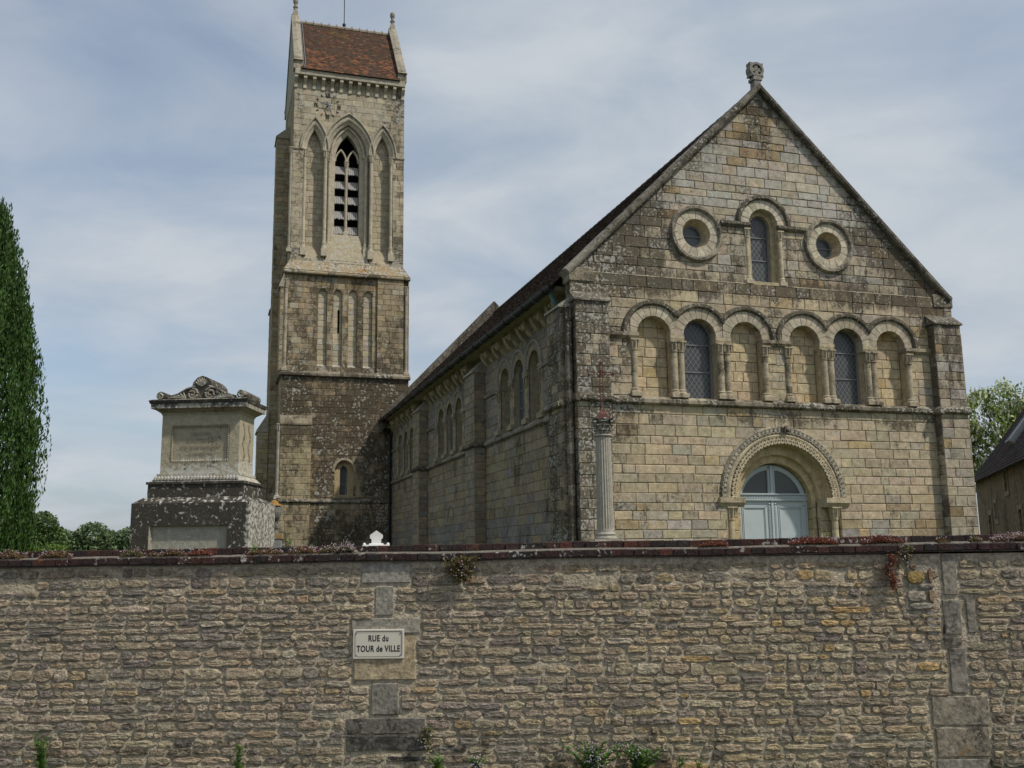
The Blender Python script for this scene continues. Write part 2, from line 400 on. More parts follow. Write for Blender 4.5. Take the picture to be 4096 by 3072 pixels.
def colonnette(parent, mat, x, y, z0, zb, zc, z1, r, tint, mask, cap_r=None, drums=5, sides=16):
    cap_r = cap_r or r*1.75; mb = MB(); k = drums
    for i in range(k):
        a = zb+(zc-zb)*i/k; b = zb+(zc-zb)*(i+1)/k; t = jt(tint, .85, 1.1)
        mb.lathe(x, y, [(r*.96, a), (r, a+.008), (r, b-.008), (r*.96, b)], sides, t, (mask[0]+random.uniform(-.1, .15), mask[1], mask[2]))
    o = mb.build('colonnette', mat, parent, smooth=False)
    c = MB().lathe(x, y, [(r*1.2, zc-.03), (r*1.25, zc-.01), (r*1.02, zc), (r*1.1, zc+(z1-zc)*.4), (cap_r*.95, z1-.03)], sides, tint, mask)
    for q in range(8):                        # carved leaves under the abacus
        a = 2*PI*q/8; rr = r*1.25; c.tube([(x+rr*math.cos(a), y+rr*math.sin(a), zc+.02), (x+(rr+.01)*math.cos(a), y+(rr+.01)*math.sin(a), zc+(z1-zc)*.55), (x+cap_r*1.05*math.cos(a), y+cap_r*1.05*math.sin(a), z1-.04)], [r*.16, r*.2, r*.24], 5, tint, mask)
    c.box(x-cap_r, x+cap_r, y-cap_r, y+cap_r, z1-.035, z1, tint, mask)
    c.build('capital', mat, o)
    b = MB().lathe(x, y, [(r*1.5, z0+(zb-z0)*.5), (r*1.5, z0+(zb-z0)*.62), (r*1.2, z0+(zb-z0)*.75), (r*1.3, zb-.02), (r*1.02, zb+.01)], sides, tint, mask)
    b.box(x-r*1.6, x+r*1.6, y-r*1.6, y+r*1.6, z0, z0+(zb-z0)*.55, tint, mask, bev=.01); b.build('base', mat, o)
    return o
def lattice(fr, poly, d, step=.13, asp=1.35, w=.006):
    """diagonal leads clipped to the window shape"""
    mb = MB(); x0 = min(p[0] for p in poly); x1 = max(p[0] for p in poly); y0 = min(p[1] for p in poly); y1 = max(p[1] for p in poly)
    for s in (1, -1):
        k = int(((x1-x0)+(y1-y0)/asp)/step)+2
        for i in range(-k, k):
            bx = x0+i*step if s > 0 else x1-i*step
            P = [(bx, y0), (bx+s*(y1-y0)/asp, y1)]; L = math.hypot(P[1][0]-P[0][0], y1-y0); nx, ny = (y1-y0)/L*w, -(P[1][0]-P[0][0])/L*w
            q = [(P[0][0]-nx, P[0][1]-ny), (P[0][0]+nx, P[0][1]+ny), (P[1][0]+nx, P[1][1]+ny), (P[1][0]-nx, P[1][1]-ny)]
            if parea(q) < 0: q = q[::-1]
            q = inter(q, poly)
            if len(q) > 2: mb.add([fr.p(*p, d+.002*s) for p in q], [tuple(range(len(q)))])
    return mb
def glazed(parent, fr, poly, d, bars, name='window', step=.13):
    fo = sweep(fr, poly, [(-.03, d-.01), (-.03, d+.03), (.015, d+.03), (.015, d-.01)], (.2, .2, .2), closed=True)
    for v in bars:
        x0 = min(p[0] for p in poly); x1 = max(p[0] for p in poly)
        q = inter([(x0, v-.011), (x1, v-.011), (x1, v+.011), (x0, v+.011)], poly)
        fo.add([fr.p(*p, d+.035) for p in q]+[fr.p(*p, d+.012) for p in q], [tuple(range(len(q)))]+[(i, (i+1) % len(q), len(q)+(i+1) % len(q), len(q)+i) for i in range(len(q))])
    o = fo.build(name, LEAD, parent)
    lv = [min(p[1] for p in poly)]+list(bars)+[max(p[1] for p in poly)]; x0 = min(p[0] for p in poly)-.1; x1 = max(p[0] for p in poly)+.1
    for a, b in zip(lv, lv[1:]):
        q = inter([(x0, a+.002), (x1, a+.002), (x1, b-.002), (x0, b-.002)], poly)
        if len(q) > 2:
            g = MB(); g.add([fr.p(u, v, d) for u, v in q], [tuple(range(len(q)))]); g.build('pane', GLASS, o)
    if step: lattice(fr, poly, d+.016, step).build('lead_lattice', LEAD, o)
    return o
# ------------------------------------------------------------------ ground and street
def sheet(name, pts, faces, mat):
    m = MB(); m.add(pts, faces, (.1, .1, .05)); o = m.build(name, mat); o['kind'] = 'structure'; return o
WALL_Y, WALL_ROT, STREET, YARD = 8.95, -.022, -.20, .60
B = 900.
def wy(x): return WALL_Y+math.tan(WALL_ROT)*x
prof = [(-B, STREET), (.20, STREET), (.24, YARD), (B, YARD)]
pts = []
for x in (-B, 0, B):
    for dy, z in prof: pts.append((x, (wy(max(-30, min(30, x)))+dy) if abs(dy) < B else dy, z))
sheet('ground', pts, [(i*4+k, i*4+4+k, i*4+5+k, i*4+1+k) for i in range(2) for k in range(3)], GRASS)
sheet('street', [(-200, -30, STREET+.004), (200, -30, STREET+.004), (200, wy(30)-.45, STREET+.004), (-200, wy(-30)-.45, STREET+.004)], [(0, 1, 2, 3)], ASPHALT)
# ------------------------------------------------------------------ church
CH_O = (1.49207, 22.23664, 0.)
church = thing('church', 'cream ashlar Romanesque church nave with steep gabled front, blind arcade and pale blue arched door', 'church', CH_O, (0, 0, TH))
C0 = 5.27
FR = Frame((0, 0, 0), (1, 0, 0), (0, -1, 0))
GR = .45                                           # wall foot, just under the turf
PAL = [((0.376, 0.320, 0.231), 6), ((0.360, 0.310, 0.231), 6), ((0.350, 0.310, 0.246), 5), ((0.397, 0.345, 0.256), 3), ((0.345, 0.315, 0.270), 3), ((0.350, 0.265, 0.157), .35), ((0.258, 0.190, 0.113), .3)]
PALW = [((0.407, 0.335, 0.226), 6), ((0.391, 0.325, 0.221), 6), ((0.376, 0.320, 0.228), 5), ((0.427, 0.350, 0.228), 3), ((0.412, 0.315, 0.182), .35), ((0.355, 0.315, 0.241), 1.5), ((0.309, 0.240, 0.150), .4)]
PALV = [((0.412, 0.360, 0.275), 4), ((0.397, 0.345, 0.266), 4), ((0.381, 0.325, 0.236), 2)]
PALN = [((0.453, 0.365, 0.231), 5), ((0.433, 0.355, 0.231), 3), ((0.443, 0.335, 0.177), 1.0)]
def sm(x, a, b): t = max(0., min(1., (x-a)/(b-a))); return t*t*(3-2*t)
def mask_fac(u, v):
    g = .24; l = .24; o = .02
    g += .26*(1-sm(u, .3, 2.4))*sm(v, 1.0, 4.0)+.18*(1-sm(u, 0, 1.0))+.14*sm(u, 9.0, 10.6)
    g += .22*sm(v, 7.3, 8.2)*(1-sm(v, 9.6, 10.6))*(.6+.4*abs(u-5.3)/5)          # broad dark belt over the arcade
    g += .34*math.exp(-((v-8.05)/.20)**2)+.26*math.exp(-((v-4.85)/.22)**2)*(1 if (u < 2.6 or u > 7.9 or 3.7 < u < 6.8) else .1)
    g += .20*math.exp(-((v-9.0)/.7)**2)*math.exp(-((u-1.2)/1.2)**2)+.20*math.exp(-((v-9.2)/.8)**2)*math.exp(-((u-9.0)/1.2)**2)
    g += .34*math.exp(-((u-5.05)/.30)**2)*sm(v, 10.9, 11.8)*(1-sm(v, 12.8, 13.3))
    d = (gl(u)-v)/1.4                                                             # runs below the coping
    if v > 8.3: g += .22*max(0., 1-d)**2
    l += .22*(1-sm(u, .3, 1.8))+.12*math.exp(-((v-10.9)/1.0)**2)+.16*math.exp(-((v-5.2)/.3)**2)
    if v < 4.6 and 1.6 < u < 9.2: g -= .03+.06*math.exp(-((u-5.4)/2)**2); l -= .03
    o += .10*(1-sm(v, 1.3, 3.0))
    return (g, l, o)
def gl(u): return 13.42-.985*abs(u-5.22)
def tint_gable(u, v):
    if abs(u-5.05) < .62 and 11.35 < v < 12.95 and random.random() < .5: return pick([((.27, .20, .115), 3), ((.31, .24, .14), 2)])
    if v > 9.9 and random.random() < .4: return pick([((.37, .35, .30), 3), ((.35, .33, .285), 2)])
    return None
def tint_low(u, v):
    if 4.0 < u < 8.4 and 3.2 < v < 5.0 and random.random() < .5: return pick([((.425, .36, .25), 3), ((.41, .345, .24), 3), ((.43, .33, .19), .5)])
    if v < 2.4 and random.random() < .28: return pick([((.30, .235, .14), 2), ((.34, .31, .26), 2), ((.27, .255, .225), 1)])
    return None
AR = [(1.98, None), (3.19, 1), (4.45, None), (6.10, None), (7.37, 1), (8.65, None)]
A_SP, A_R = 6.79, .435
arcade_holes = [round_arch(u, A_SP, A_R+.012, 5.27, 12) for u, g in AR]
portal_hole = round_arch(C0, 2.92, 1.56, GR-.1, 20)
WINC = 5.15
gwin_hole = round_arch(WINC, 9.80, .42, 8.30, 14)
ocu = [(3.25, 9.40), (7.03, 9.39)]
oc_holes = [disc(u, v, .40, 24) for u, v in ocu]
# lower front (to the ledge), and gable set back a little above it
ashlar('church', FR, .1, 10.42, GR, 8.21, PALW, mask_fac, h=(.18, .29), w=(.24, .78), holes=arcade_holes+[portal_hole], tintf=tint_low)
def gl(u): return 13.42-.985*abs(u-5.22)
GF = Frame((0, .055, 0), (1, 0, 0), (0, -1, 0))
halves = [(.985, 1, 13.42+.985*5.22), (-.985, 1, 13.42-.985*5.22)]
ashlar('church', GF, -.06, 10.56, 8.21, 13.45, PAL, mask_fac, h=(.19, .30), w=(.26, .76), holes=[gwin_hole]+oc_holes, halves=halves, tintf=tint_gable)
led = MB(); led.add([(.0, -.004, 8.20), (10.5, -.004, 8.20), (10.5, .06, 8.24), (0, .06, 8.24)], [(0, 1, 2, 3)], (.33, .29, .2), (.45, .35, .05)); led.build('ledge', ASHLAR, church)
# nave body behind the faces
body = MB()
body.box(.75, 9.85, 1.0, 24.9, GR, 8.0, (.3, .26, .2))
body.build('nave_body', ASHLAR, church)
# --- string courses
def string(fr, u0, u1, v, h=.17, pr=.10, tint=(.28, .245, .18), mask=(.58, .36, .05), step=.85):
    u = u0
    while u < u1-.01:
        w = min(step*random.uniform(.8, 1.2), u1-u)
        if u1-(u+w) < .25: w = u1-u
        m = MB(); k = random.uniform(.85, 1.15); dj = random.uniform(-.008, .008)
        P = [(v-.02, 0), (v, pr*.75), (v+.03, pr+dj), (v+h*.6, pr+dj), (v+h, .02), (v+h, -.03), (v-.02, -.03)]
        vs = [fr.p(u+.003, z, d) for z, d in P]+[fr.p(u+w-.003, z, d) for z, d in P]; n = len(P)
        m.add(vs, [tuple(range(n)), tuple(range(n, 2*n))]+[(i, (i+1) % n, n+(i+1) % n, n+i) for i in range(n)], tuple(c*k for c in tint), (mask[0]+random.uniform(-.15, .15), mask[1]+random.uniform(-.15, .15), mask[2]))
        m.build('string_course', ASHLAR, church); u += w
string(FR, .72, 9.84, 5.09, .18, .11)
# --- niches and windows of the arcade
NICHE_M = (.02, .0, .12)
for (u, g), H in zip(AR, arcade_holes):
    rv = reveal(FR, H, -.01, -.32, (.40, .33, .22), (.12, .05, .05)); rv.build('niche_reveal', ASHLAR, church)
    if g:
        wp_ = round_arch(u, A_SP, A_R-.005, 5.28, 12); glazed(church, FR, wp_, -.27, [5.95, 6.62])
    else:
        nf = Frame((0, .24, 0), (1, 0, 0), (0, -1, 0))
        ashlar('church', nf, u-A_R, u+A_R, 5.27, A_SP+A_R, PALN, lambda a, b: (.02+.3*sm(b, 6.9, 7.2)*.5-.05, -.1+.25*(1-sm(b, 5.3, 5.6)), .05+.38*sm(b, 6.75, 7.0)), h=(.22, .27), w=(.25, .5), within=round_arch(u, A_SP, A_R+.02, 5.27, 12))
# arch rings, hood moulds
xs = [u for u, g in AR]
HOODM = (.62, .30, .0)
for i, (u, g) in enumerate(AR):
    hl = (u-xs[i-1])/2 if i > 0 else 9; hr = (xs[i+1]-u)/2 if i < 5 else 9
    path = []
    for k in range(25):
        a = PI*k/24; r = .70; lim = hr if math.cos(a) > 0 else hl
        rr = min(r, (lim-.005)/max(1e-6, abs(math.cos(a)))); path.append((u+rr*math.cos(a), A_SP+rr*math.sin(a), rr))
    # hood follows the circle and stops where it meets its neighbour
    seg = [(x, y) for x, y, r in path if r > .695]
    hood = sweep(FR, seg, [(-.01, -.02), (-.01, .035), (.03, .085), (.10, .085), (.125, .05), (.13, -.02)], vary((.30, .265, .20), .2), HOODM, seg=3)
    ho = hood.build('hood_mould', ASHLAR, church)
    lim = min(hl, hr); n = 11
    voussoirs(FR, u, A_SP, A_R, .695, n, .022, -.3, PALV, (.24, .16, .02), ho, ASHLAR, half=(lim if lim < 2 else None))
# imposts, colonnettes, little piers
def slab(name, u0, u1, v0, v1, d0, d1, tint, mask, cham=.0, fr=FR, mat=ASHLAR, parent=None):
    m = MB(); P = [(v0, d1-cham), (v0+(v1-v0)*.45, d1), (v1, d1), (v1, d0), (v0, d0)]; n = 5
    m.add([fr.p(u0, z, d) for z, d in P]+[fr.p(u1, z, d) for z, d in P], [tuple(range(n)), tuple(range(n, 2*n))]+[(i, (i+1) % n, n+(i+1) % n, n+i) for i in range(n)], tint, mask)
    return m.build(name, mat, parent or church)
IMP = (.34, .29, .21); IM = (.42, .25, .02)
slab('impost', .78, 1.56, 6.64, 6.79, -.2, .085, IMP, IM, .06)
slab('impost', 4.87, 5.68, 6.64, 6.79, -.2, .085, IMP, IM, .06)
slab('impost', 9.07, 9.84, 6.64, 6.79, -.2, .085, IMP, IM, .06)
for a, b in ((1, 2), (2, 3), (4, 5), (5, 6)):
    x = (xs[a-1]+xs[b-1])/2; w = (xs[b-1]-xs[a-1])/2-A_R
    slab('impost', x-w-.015, x+w+.015, 6.645, 6.79, -.24, .03, (.40, .34, .235), (.15, .15, .02), .02)
CT, CM = (.37, .315, .225), (.34, .14, .02)
def arc_col(x): return colonnette(church, ASHLAR, x, .02, 5.26, 5.46, 6.40, 6.64, .083, CT, CM, .115, 5)
for x in (1.46, 4.96, 5.59, 9.16): arc_col(x)
for a, b in ((1, 2), (2, 3), (4, 5), (5, 6)):
    x = (xs[a-1]+xs[b-1])/2
    for s in (-1, 1): arc_col(x+s*.09)
# --- gable window
rv = reveal(GF, gwin_hole, -.01, -.16, (.42, .35, .23), (.1, .05, .05)); rv.build('window_reveal', ASHLAR, church)
inner = round_arch(WINC, 9.80, .285, 8.34, 14)
fl = MB()
ring_o = round_arch(WINC, 9.80, .42, 8.30, 14)
for i in range(len(ring_o)):
    j = (i+1) % len(ring_o); fl.add([GF.p(*ring_o[i], -.16), GF.p(*ring_o[j], -.16), GF.p(*inner[j], -.16), GF.p(*inner[i], -.16)], [(0, 1, 2, 3)], jt((.43, .36, .23), .88, 1.1), (.1, .1, .1))
fl.build('window_surround', ASHLAR, church)
reveal(GF, inner, -.16, -.36, (.40, .33, .22), (.1, 0, 0)).build('window_reveal', ASHLAR, church)
glazed(church, GF, inner, -.28, [8.92, 9.52])
hd = sweep(GF, [(WINC+.65*math.cos(PI*k/22), 9.80+.65*math.sin(PI*k/22)) for k in range(23)], [(-.01, -.02), (-.01, .05), (.03, .10), (.10, .10), (.13, .05), (.135, -.02)], vary((.31, .28, .21), .2), HOODM, seg=2).build('hood_mould', ASHLAR, church)
voussoirs(GF, WINC, 9.80, .41, .645, 11, .028, -.16, [((.49, .445, .34), 4), ((.45, .41, .31), 3)], (.16, .16, .0), hd, ASHLAR)
slab('impost', 3.93, WINC-.40, 9.67, 9.80, -.03, .09, (.31, .27, .2), (.55, .3, .05), .05, GF)
slab('impost', WINC+.40, 6.36, 9.67, 9.80, -.03, .09, (.31, .27, .2), (.55, .3, .05), .05, GF)
for s in (-1, 1): colonnette(church, ASHLAR, WINC+s*.475, .09, 8.22, 8.42, 9.45, 9.67, .062, (.42, .365, .26), (.2, .2, 0), .09, 6)
slab('sill', WINC-.52, WINC+.52, 8.20, 8.295, -.2, .03, (.40, .34, .22), (.2, .2, .05), 0, GF)
# --- oculi
for (u, v) in ocu:
    circ = [(u+.60*math.cos(2*PI*k/40), v+.60*math.sin(2*PI*k/40)) for k in range(40)]
    rim = sweep(GF, circ, [(-.02, -.02), (-.015, .05), (.03, .10), (.095, .10), (.12, .05), (.125, -.02)], vary((.33, .295, .23), .18), (.50, .30, .02), closed=True, seg=3).build('oculus_rim', ASHLAR, church)
    voussoirs(GF, u, v, .375, .588, 16, .028, -.12, [((.47, .42, .32), 4), ((.43, .385, .29), 3)], (.18, .18, .02), rim, ASHLAR, 0, 2*PI)
    big, small = disc(u, v, .385, 28), disc(u, v+.0, .275, 28)
    reveal(GF, big, .0, -.30, (.42, .35, .24), (.16, .05, .05), poly2=small).build('oculus_funnel', ASHLAR, rim)
    glazed(church, GF, small, -.28, [v], 'oculus_window', .0)
# --- coping, kneelers, gable cross
for s in (-1, 1):
    n = 10; ang = math.atan(.985)
    ax = Vector((s*math.cos(ang), 0, -math.sin(ang))); nz = Vector((s*math.sin(ang), 0, math.cos(ang)))
    L0 = (5.22+.16)/math.cos(ang)
    for k in range(n):
        a, b = L0*k/n+.004, L0*(k+1)/n-.004; m = MB(); base = Vector((5.22, 0, 13.42)); hv = random.uniform(-.008, .008)
        P = [(-.02, -.07), (.03, -.10), (.10, -.10), (.13, -.07), (.16+hv, .12), (.13, .42), (-.02, .42)]
        vs = [tuple(base+ax*t+nz*h+Vector((0, y, 0))) for t in (a, b) for h, y in P]; q = len(P)
        if k == 0: vs = [(5.22 if i < q else v[0], v[1], v[2]+(abs(v[0]-5.22)*.985 if i < q else 0)) for i, v in enumerate(vs)]
        m.add(vs, [tuple(range(q)), tuple(range(q, 2*q))]+[(i, (i+1) % q, q+(i+1) % q, q+i) for i in range(q)], jt((.235, .215, .175), .85, 1.12), (random.uniform(.35, .6), random.uniform(.15, .35), .03))
        m.build('coping_stone', ASHLAR, church)
    x = 5.28+s*5.42
    MB().box(min(x, x-s*.6), max(x, x-s*.6), -.03, .42, 7.95, 8.30, (.30, .26, .19), (.52, .3, 0), bev=.02).build('kneeler', ASHLAR, church)
def finial_cross():
    m = MB(); x, y, z = 5.22, .12, 14.02; t = (.23, .215, .19); mk = (.3, .25, 0)
    m.box(x-.09, x+.09, y-.11, y+.11, 13.5, z-.16, t, mk); m.box(x-.13, x+.13, y-.13, y+.13, 13.72, 13.80, t, mk)
    n = 24; vs = []; fs = []
    for r in (.145, .205):
        for d in (-.11, .11):
            vs += [(x+r*math.cos(2*PI*k/n), y+d, z+r*math.sin(2*PI*k/n)) for k in range(n)]
    for k in range(n):
        j = (k+1) % n; fs += [(k, j, 2*n+j, 2*n+k), (n+k, n+j, 3*n+j, 3*n+k), (k, j, n+j, n+k), (2*n+k, 2*n+j, 3*n+j, 3*n+k)]
    m.add(vs, fs, t, mk)
    for q in range(4):                        # flared arms
        a = PI/2*q; R = Matrix.Rotation(-a, 3, 'Y'); P = [(.0, .025), (.16, .075), (.16, -.075), (0, -.025)]
        vs = [tuple(Vector((x, y, z))+R @ Vector((p[0], d, p[1]))) for d in (-.085, .085) for p in P]
        m.add(vs, [(0, 1, 2, 3), (4, 5, 6, 7)]+[(i, (i+1) % 4, 4+(i+1) % 4, 4+i) for i in range(4)], t, mk)
    for a in (PI/4, 3*PI/4, 5*PI/4, 7*PI/4):  # horns on the rim
        R = Matrix.Rotation(-a, 3, 'Y'); P = [(.19, -.06), (.275, 0), (.19, .06)]
        vs = [tuple(Vector((x, y, z))+R @ Vector((p[0], d, p[1]))) for d in (-.1, .1) for p in P]
        m.add(vs, [(0, 1, 2), (3, 4, 5)]+[(i, (i+1) % 3, 3+(i+1) % 3, 3+i) for i in range(3)], t, mk)
    m.build('wheel_cross', ASHLAR, church)
finial_cross()
# --- buttresses on the front
def butt(fr_front, fr_l, fr_r, u0, u1, d, vtop, vslope, maskf, wl, wr, key='church', pal=PAL, foot=GR):
    ashlar(key, fr_front, u0, u1, foot, vtop, pal, maskf, h=(.22, .28), w=(.3, .5))
    for fr, w in ((fr_l, wl), (fr_r, wr)):
        if w: ashlar(key, fr, 0, d, foot, vtop, pal, maskf, h=(.22, .28), w=(.3, .5))
BD = .25
for (u0, u1) in ((-.1, .74), (9.83, 10.68)):
    f = Frame((0, -BD, 0), (1, 0, 0), (0, -1, 0)); fl_ = Frame((u0, -BD, 0), (0, 1, 0), (-1, 0, 0)); fr_ = Frame((u1, -BD, 0), (0, 1, 0), (1, 0, 0))
    dark = u0 > 5
    mf = (lambda u, v: (.52+.08*sm(v, 4, 6), .36, .02)) if u0 < 0 else (lambda u, v: (.36+.14*sm(v, 5.5, 7.4), .2, .05))
    ashlar('church', f, u0, u1, GR, 7.44, PAL, mf, h=(.22, .28), w=(.3, .5))
    ashlar('church', fl_, 0, BD, GR, 7.44, PAL, (lambda u, v: (.62 if dark else .55, .1, 0)), h=(.22, .28), w=(.3, .5))
    ashlar('church', fr_, 0, BD, GR, 7.44, PAL, (lambda u, v: (.4, .3, 0)), h=(.22, .28), w=(.3, .5))
    m = MB(); a, b = u0-.04, u1+.04
    m.add([(a, -BD-.05, 7.43), (b, -BD-.05, 7.43), (b, -BD-.05, 7.47), (a, -BD-.05, 7.47), (a, 0.01, 7.72), (b, .01, 7.72), (a, .01, 7.43), (b, .01, 7.43)], [(0, 1, 2, 3), (3, 2, 5, 4), (0, 3, 4, 6), (1, 2, 5, 7), (0, 1, 7, 6)], (.26, .235, .185), (.5, .30, .02)); m.build('weathering_stone', ASHLAR, church)
    string(f, u0-.03, u1+.03, 5.09, .18, .10)
    string(fl_, -.10, BD, 5.09, .18, .08, step=2)
# left corner: nook shaft and the buttress that faces the yard
def side_butt(y0, y1, x, mf, slope=True, top=7.35):
    f = Frame((x, y0, 0), (0, 1, 0), (-1, 0, 0)); g = Frame((x, y0, 0), (1, 0, 0), (0, -1, 0)); w = .2-x
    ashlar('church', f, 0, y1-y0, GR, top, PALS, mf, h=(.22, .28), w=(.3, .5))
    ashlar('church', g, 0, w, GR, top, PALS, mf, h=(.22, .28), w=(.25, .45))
    m = MB(); m.add([(x-.05, y0-.03, top-.03), (x-.05, y1+.03, top-.03), (x-.05, y1+.03, top+.02), (x-.05, y0-.03, top+.02), (.21, y0-.03, top+.45), (.21, y1+.03, top+.45), (.21, y0-.03, top-.03), (.21, y1+.03, top-.03)], [(0, 1, 2, 3), (3, 2, 5, 4), (0, 3, 4, 6), (1, 2, 5, 7), (0, 1, 7, 6)], (.3, .28, .23), (.35, .4, 0)); m.build('weathering_stone', ASHLAR, church)
    string(f, -.06, y1-y0+.06, 4.98, .16, .11, step=2); string(g, -.06, w, 4.98, .16, .09, step=2)
PALS = [((.262, .215, .152), 5), ((.24, .203, .15), 4), ((.285, .232, .152), 3), ((.222, .20, .163), 3), ((.29, .232, .138), 1.5)]  # weathered yard-side stone, darkened further: shade of this wall put into the colour
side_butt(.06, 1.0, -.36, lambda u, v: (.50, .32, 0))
colonnette(church, ASHLAR, -.2, -.04, GR, .8, 7.0, 7.3, .085, (.24, .21, .165), (.56, .3, 0), .12, 26)
for (x0, x1, y0, y1) in ((10.2, 10.98, .06, 1.0),): 
    g = Frame((10.2, .06, 0), (1, 0, 0), (0, -1, 0)); ashlar('church', g, .2, .78, GR, 7.3, PAL, lambda u, v: (.2, .3, 0), w=(.25, .45)); MB().box(10.35, 10.97, .08, 1., GR, 7.3, (.34, .3, .22), (.2, .2, 0)).build('corner_buttress', ASHLAR, church)
# upper corner returns of the facade (towards the yard)
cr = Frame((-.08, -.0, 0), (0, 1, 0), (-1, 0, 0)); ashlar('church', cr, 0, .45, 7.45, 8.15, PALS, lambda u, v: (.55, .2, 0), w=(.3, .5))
cf = Frame((0, .0, 0), (1, 0, 0), (0, -1, 0)); ashlar('church', cf, -.12, .12, 7.45, 8.0, PAL, lambda u, v: (.5, .3, 0), w=(.2, .3)); ashlar('church', cf, 10.4, 10.68, 7.4, 8.0, PAL, lambda u, v: (.4, .3, 0), w=(.2, .3))
# --- portal
PV = 2.92
def arc(uc, vc, r, n=36, a0=0., a1=PI): return [(uc+r*math.cos(a0+(a1-a0)*k/n), vc+r*math.sin(a0+(a1-a0)*k/n)) for k in range(n+1)]
portal = sweep(FR, arc(C0, PV, 1.46), [(-.165, -.16), (-.165, .0), (.0, .0), (.01, .03), (.05, .045), (.085, .03), (.09, -.02)], vary((.42, .36, .245), .14), (.22, .14, .02), seg=2).build('portal_arch', ASHLAR, church)
sweep(FR, arc(C0, PV, 1.55), [(0, -.02), (.0, .035), (.16, .05), (.185, .03), (.19, -.02)], vary((.34, .30, .225), .15), (.42, .28, .02), seg=2).build('hood_mould', ASHLAR, portal)
def pol(r, a, d): return FR.p(C0+r*math.cos(a), PV+r*math.sin(a), d)
zz = MB()                                           # raised lozenge chain on the inner order
n = 21
for ph in (0, 1):
    pts = [pol(1.315+.135*((k+ph) % 2), PI*(k+.0)/(2*n)*1.0, .042) for k in range(2*n+1)]
    for a, b in zip(pts, pts[1:]): zz.tube([a, b], .029, 4, jt((.47, .405, .28), .85, 1.1), (.08, .1, 0))
zz.build('lozenge_moulding', ASHLAR, portal)
st = MB(); n = 44                                  # chip-carved stars on the hood
for k in range(n):
    a = PI*(k+.5)/n; da = PI/n*.46; t = jt((.40, .36, .28), .8, 1.1)
    for q in ((1.57, -da, 1.71, da), (1.57, da, 1.71, -da), (1.57, 0, 1.71, 0), (1.64, -da, 1.64, da)): st.tube([pol(q[0], a+q[1], .05), pol(q[2], a+q[3], .055)], .0105, 4, t, (.22, .28, 0), cap=False)
st.build('star_moulding', ASHLAR, portal)
hb = MB(); hx, hy, hz = FR.p(C0+.08, PV+1.65, .06)   # worn head on the crown of the hood
for i in range(26):
    a = random.uniform(0, 2*PI); r = random.uniform(0, .1); s = random.uniform(.025, .05); hb.lathe(hx+r*math.cos(a), hy-.03+random.uniform(-.03, .03), [(.004, hz+r*math.sin(a)*.7-s), (s, hz+r*math.sin(a)*.7), (.004, hz+r*math.sin(a)*.7+s)], 7, (.27, .24, .19), (.45, .2, 0))
hb.build('carved_head', ASHLAR, portal)
# stepped inner order, splayed soffit and jambs
R1, R2, zc1, zc2 = 1.295, 1.0, PV, 2.80
sf = MB(); n = 22
def ring(r, zc, d): return [FR.p(C0+r*math.cos(PI*k/n), zc+r*math.sin(PI*k/n), d) for k in range(n+1)]
steps = [(R1, PV, -.005), (R1-.01, PV, -.22), (R1-.015, PV, -.225), (1.14, 2.88, -.235), (1.12, 2.87, -.25), (1.11, 2.87, -.36), (R2+.03, zc2, -.37), (R2, zc2, -.38), (R2, zc2, -.70)]
rings = [ring(*s_) for s_ in steps]
for a, b in zip(rings, rings[1:]):
    for k in range(n): sf.add([a[k], a[k+1], b[k+1], b[k]], [(0, 1, 2, 3)], jt((.46, .37, .22), .88, 1.08), (.05, .0, .14))
sf.build('splayed_soffit', ASHLAR, portal)
sx = MB()                                           # incised crosses inside the left of the soffit
for k in range(10):
    for rr in (1.275, 1.19):
        a = PI-.05-k*.085; 
        for s in (-1, 1): sx.tube([pol(rr, a+s*.035, -.06 if rr > 1.2 else -.245), pol(rr-.07, a-s*.035, -.19 if rr > 1.2 else -.26)], .007, 4, (.50, .40, .23), (0, 0, .1), cap=False)
sx.build('incised_crosses', ASHLAR, portal)
for s in (-1, 1):
    fj = Frame((C0, 0, 0), (s, 0, 0), (0, -1, 0))
    for (ua, ub, dd) in ((1.12, 1.40, -.235), (1.0, 1.12, -.365)):
        ashlar('church', Frame((C0, -dd, 0), (s, 0, 0), (0, -1, 0)), ua, ub, GR, 2.86, PALN, lambda u, v: (.02, 0, .18), h=(.24, .32), w=(.3, .5))
    for (uu, d0, dep) in ((1.12, -.235, .13), (1.0, -.365, .32), (1.56, 0., .24)):
        ashlar('church', Frame((C0+s*uu, -d0, 0), (0, 1, 0), (-s, 0, 0)), 0, dep, GR, 2.88, PALN, lambda u, v: (.03, 0, .08), h=(.24, .32), w=(.3, .5))
    fm = Frame((C0, .24, 0), (s, 0, 0), (0, -1, 0)); ashlar('church', fm, 1.38, 1.57, GR, 2.8, PALN, lambda u, v: (.05, 0, .1), w=(.2, .3))
    slab('impost', min(C0+s*1.78, C0+s*1.12), max(C0+s*1.78, C0+s*1.12), 2.71, 2.925, -.30, .09, (.42, .355, .24), (.3 if s < 0 else .12, .15, .02), .07)
    colonnette(church, ASHLAR, C0+s*1.43, .10, GR, .8, 2.43, 2.72, .082, (.45, .38, .25), (.10, .06, .02), .135, 6)
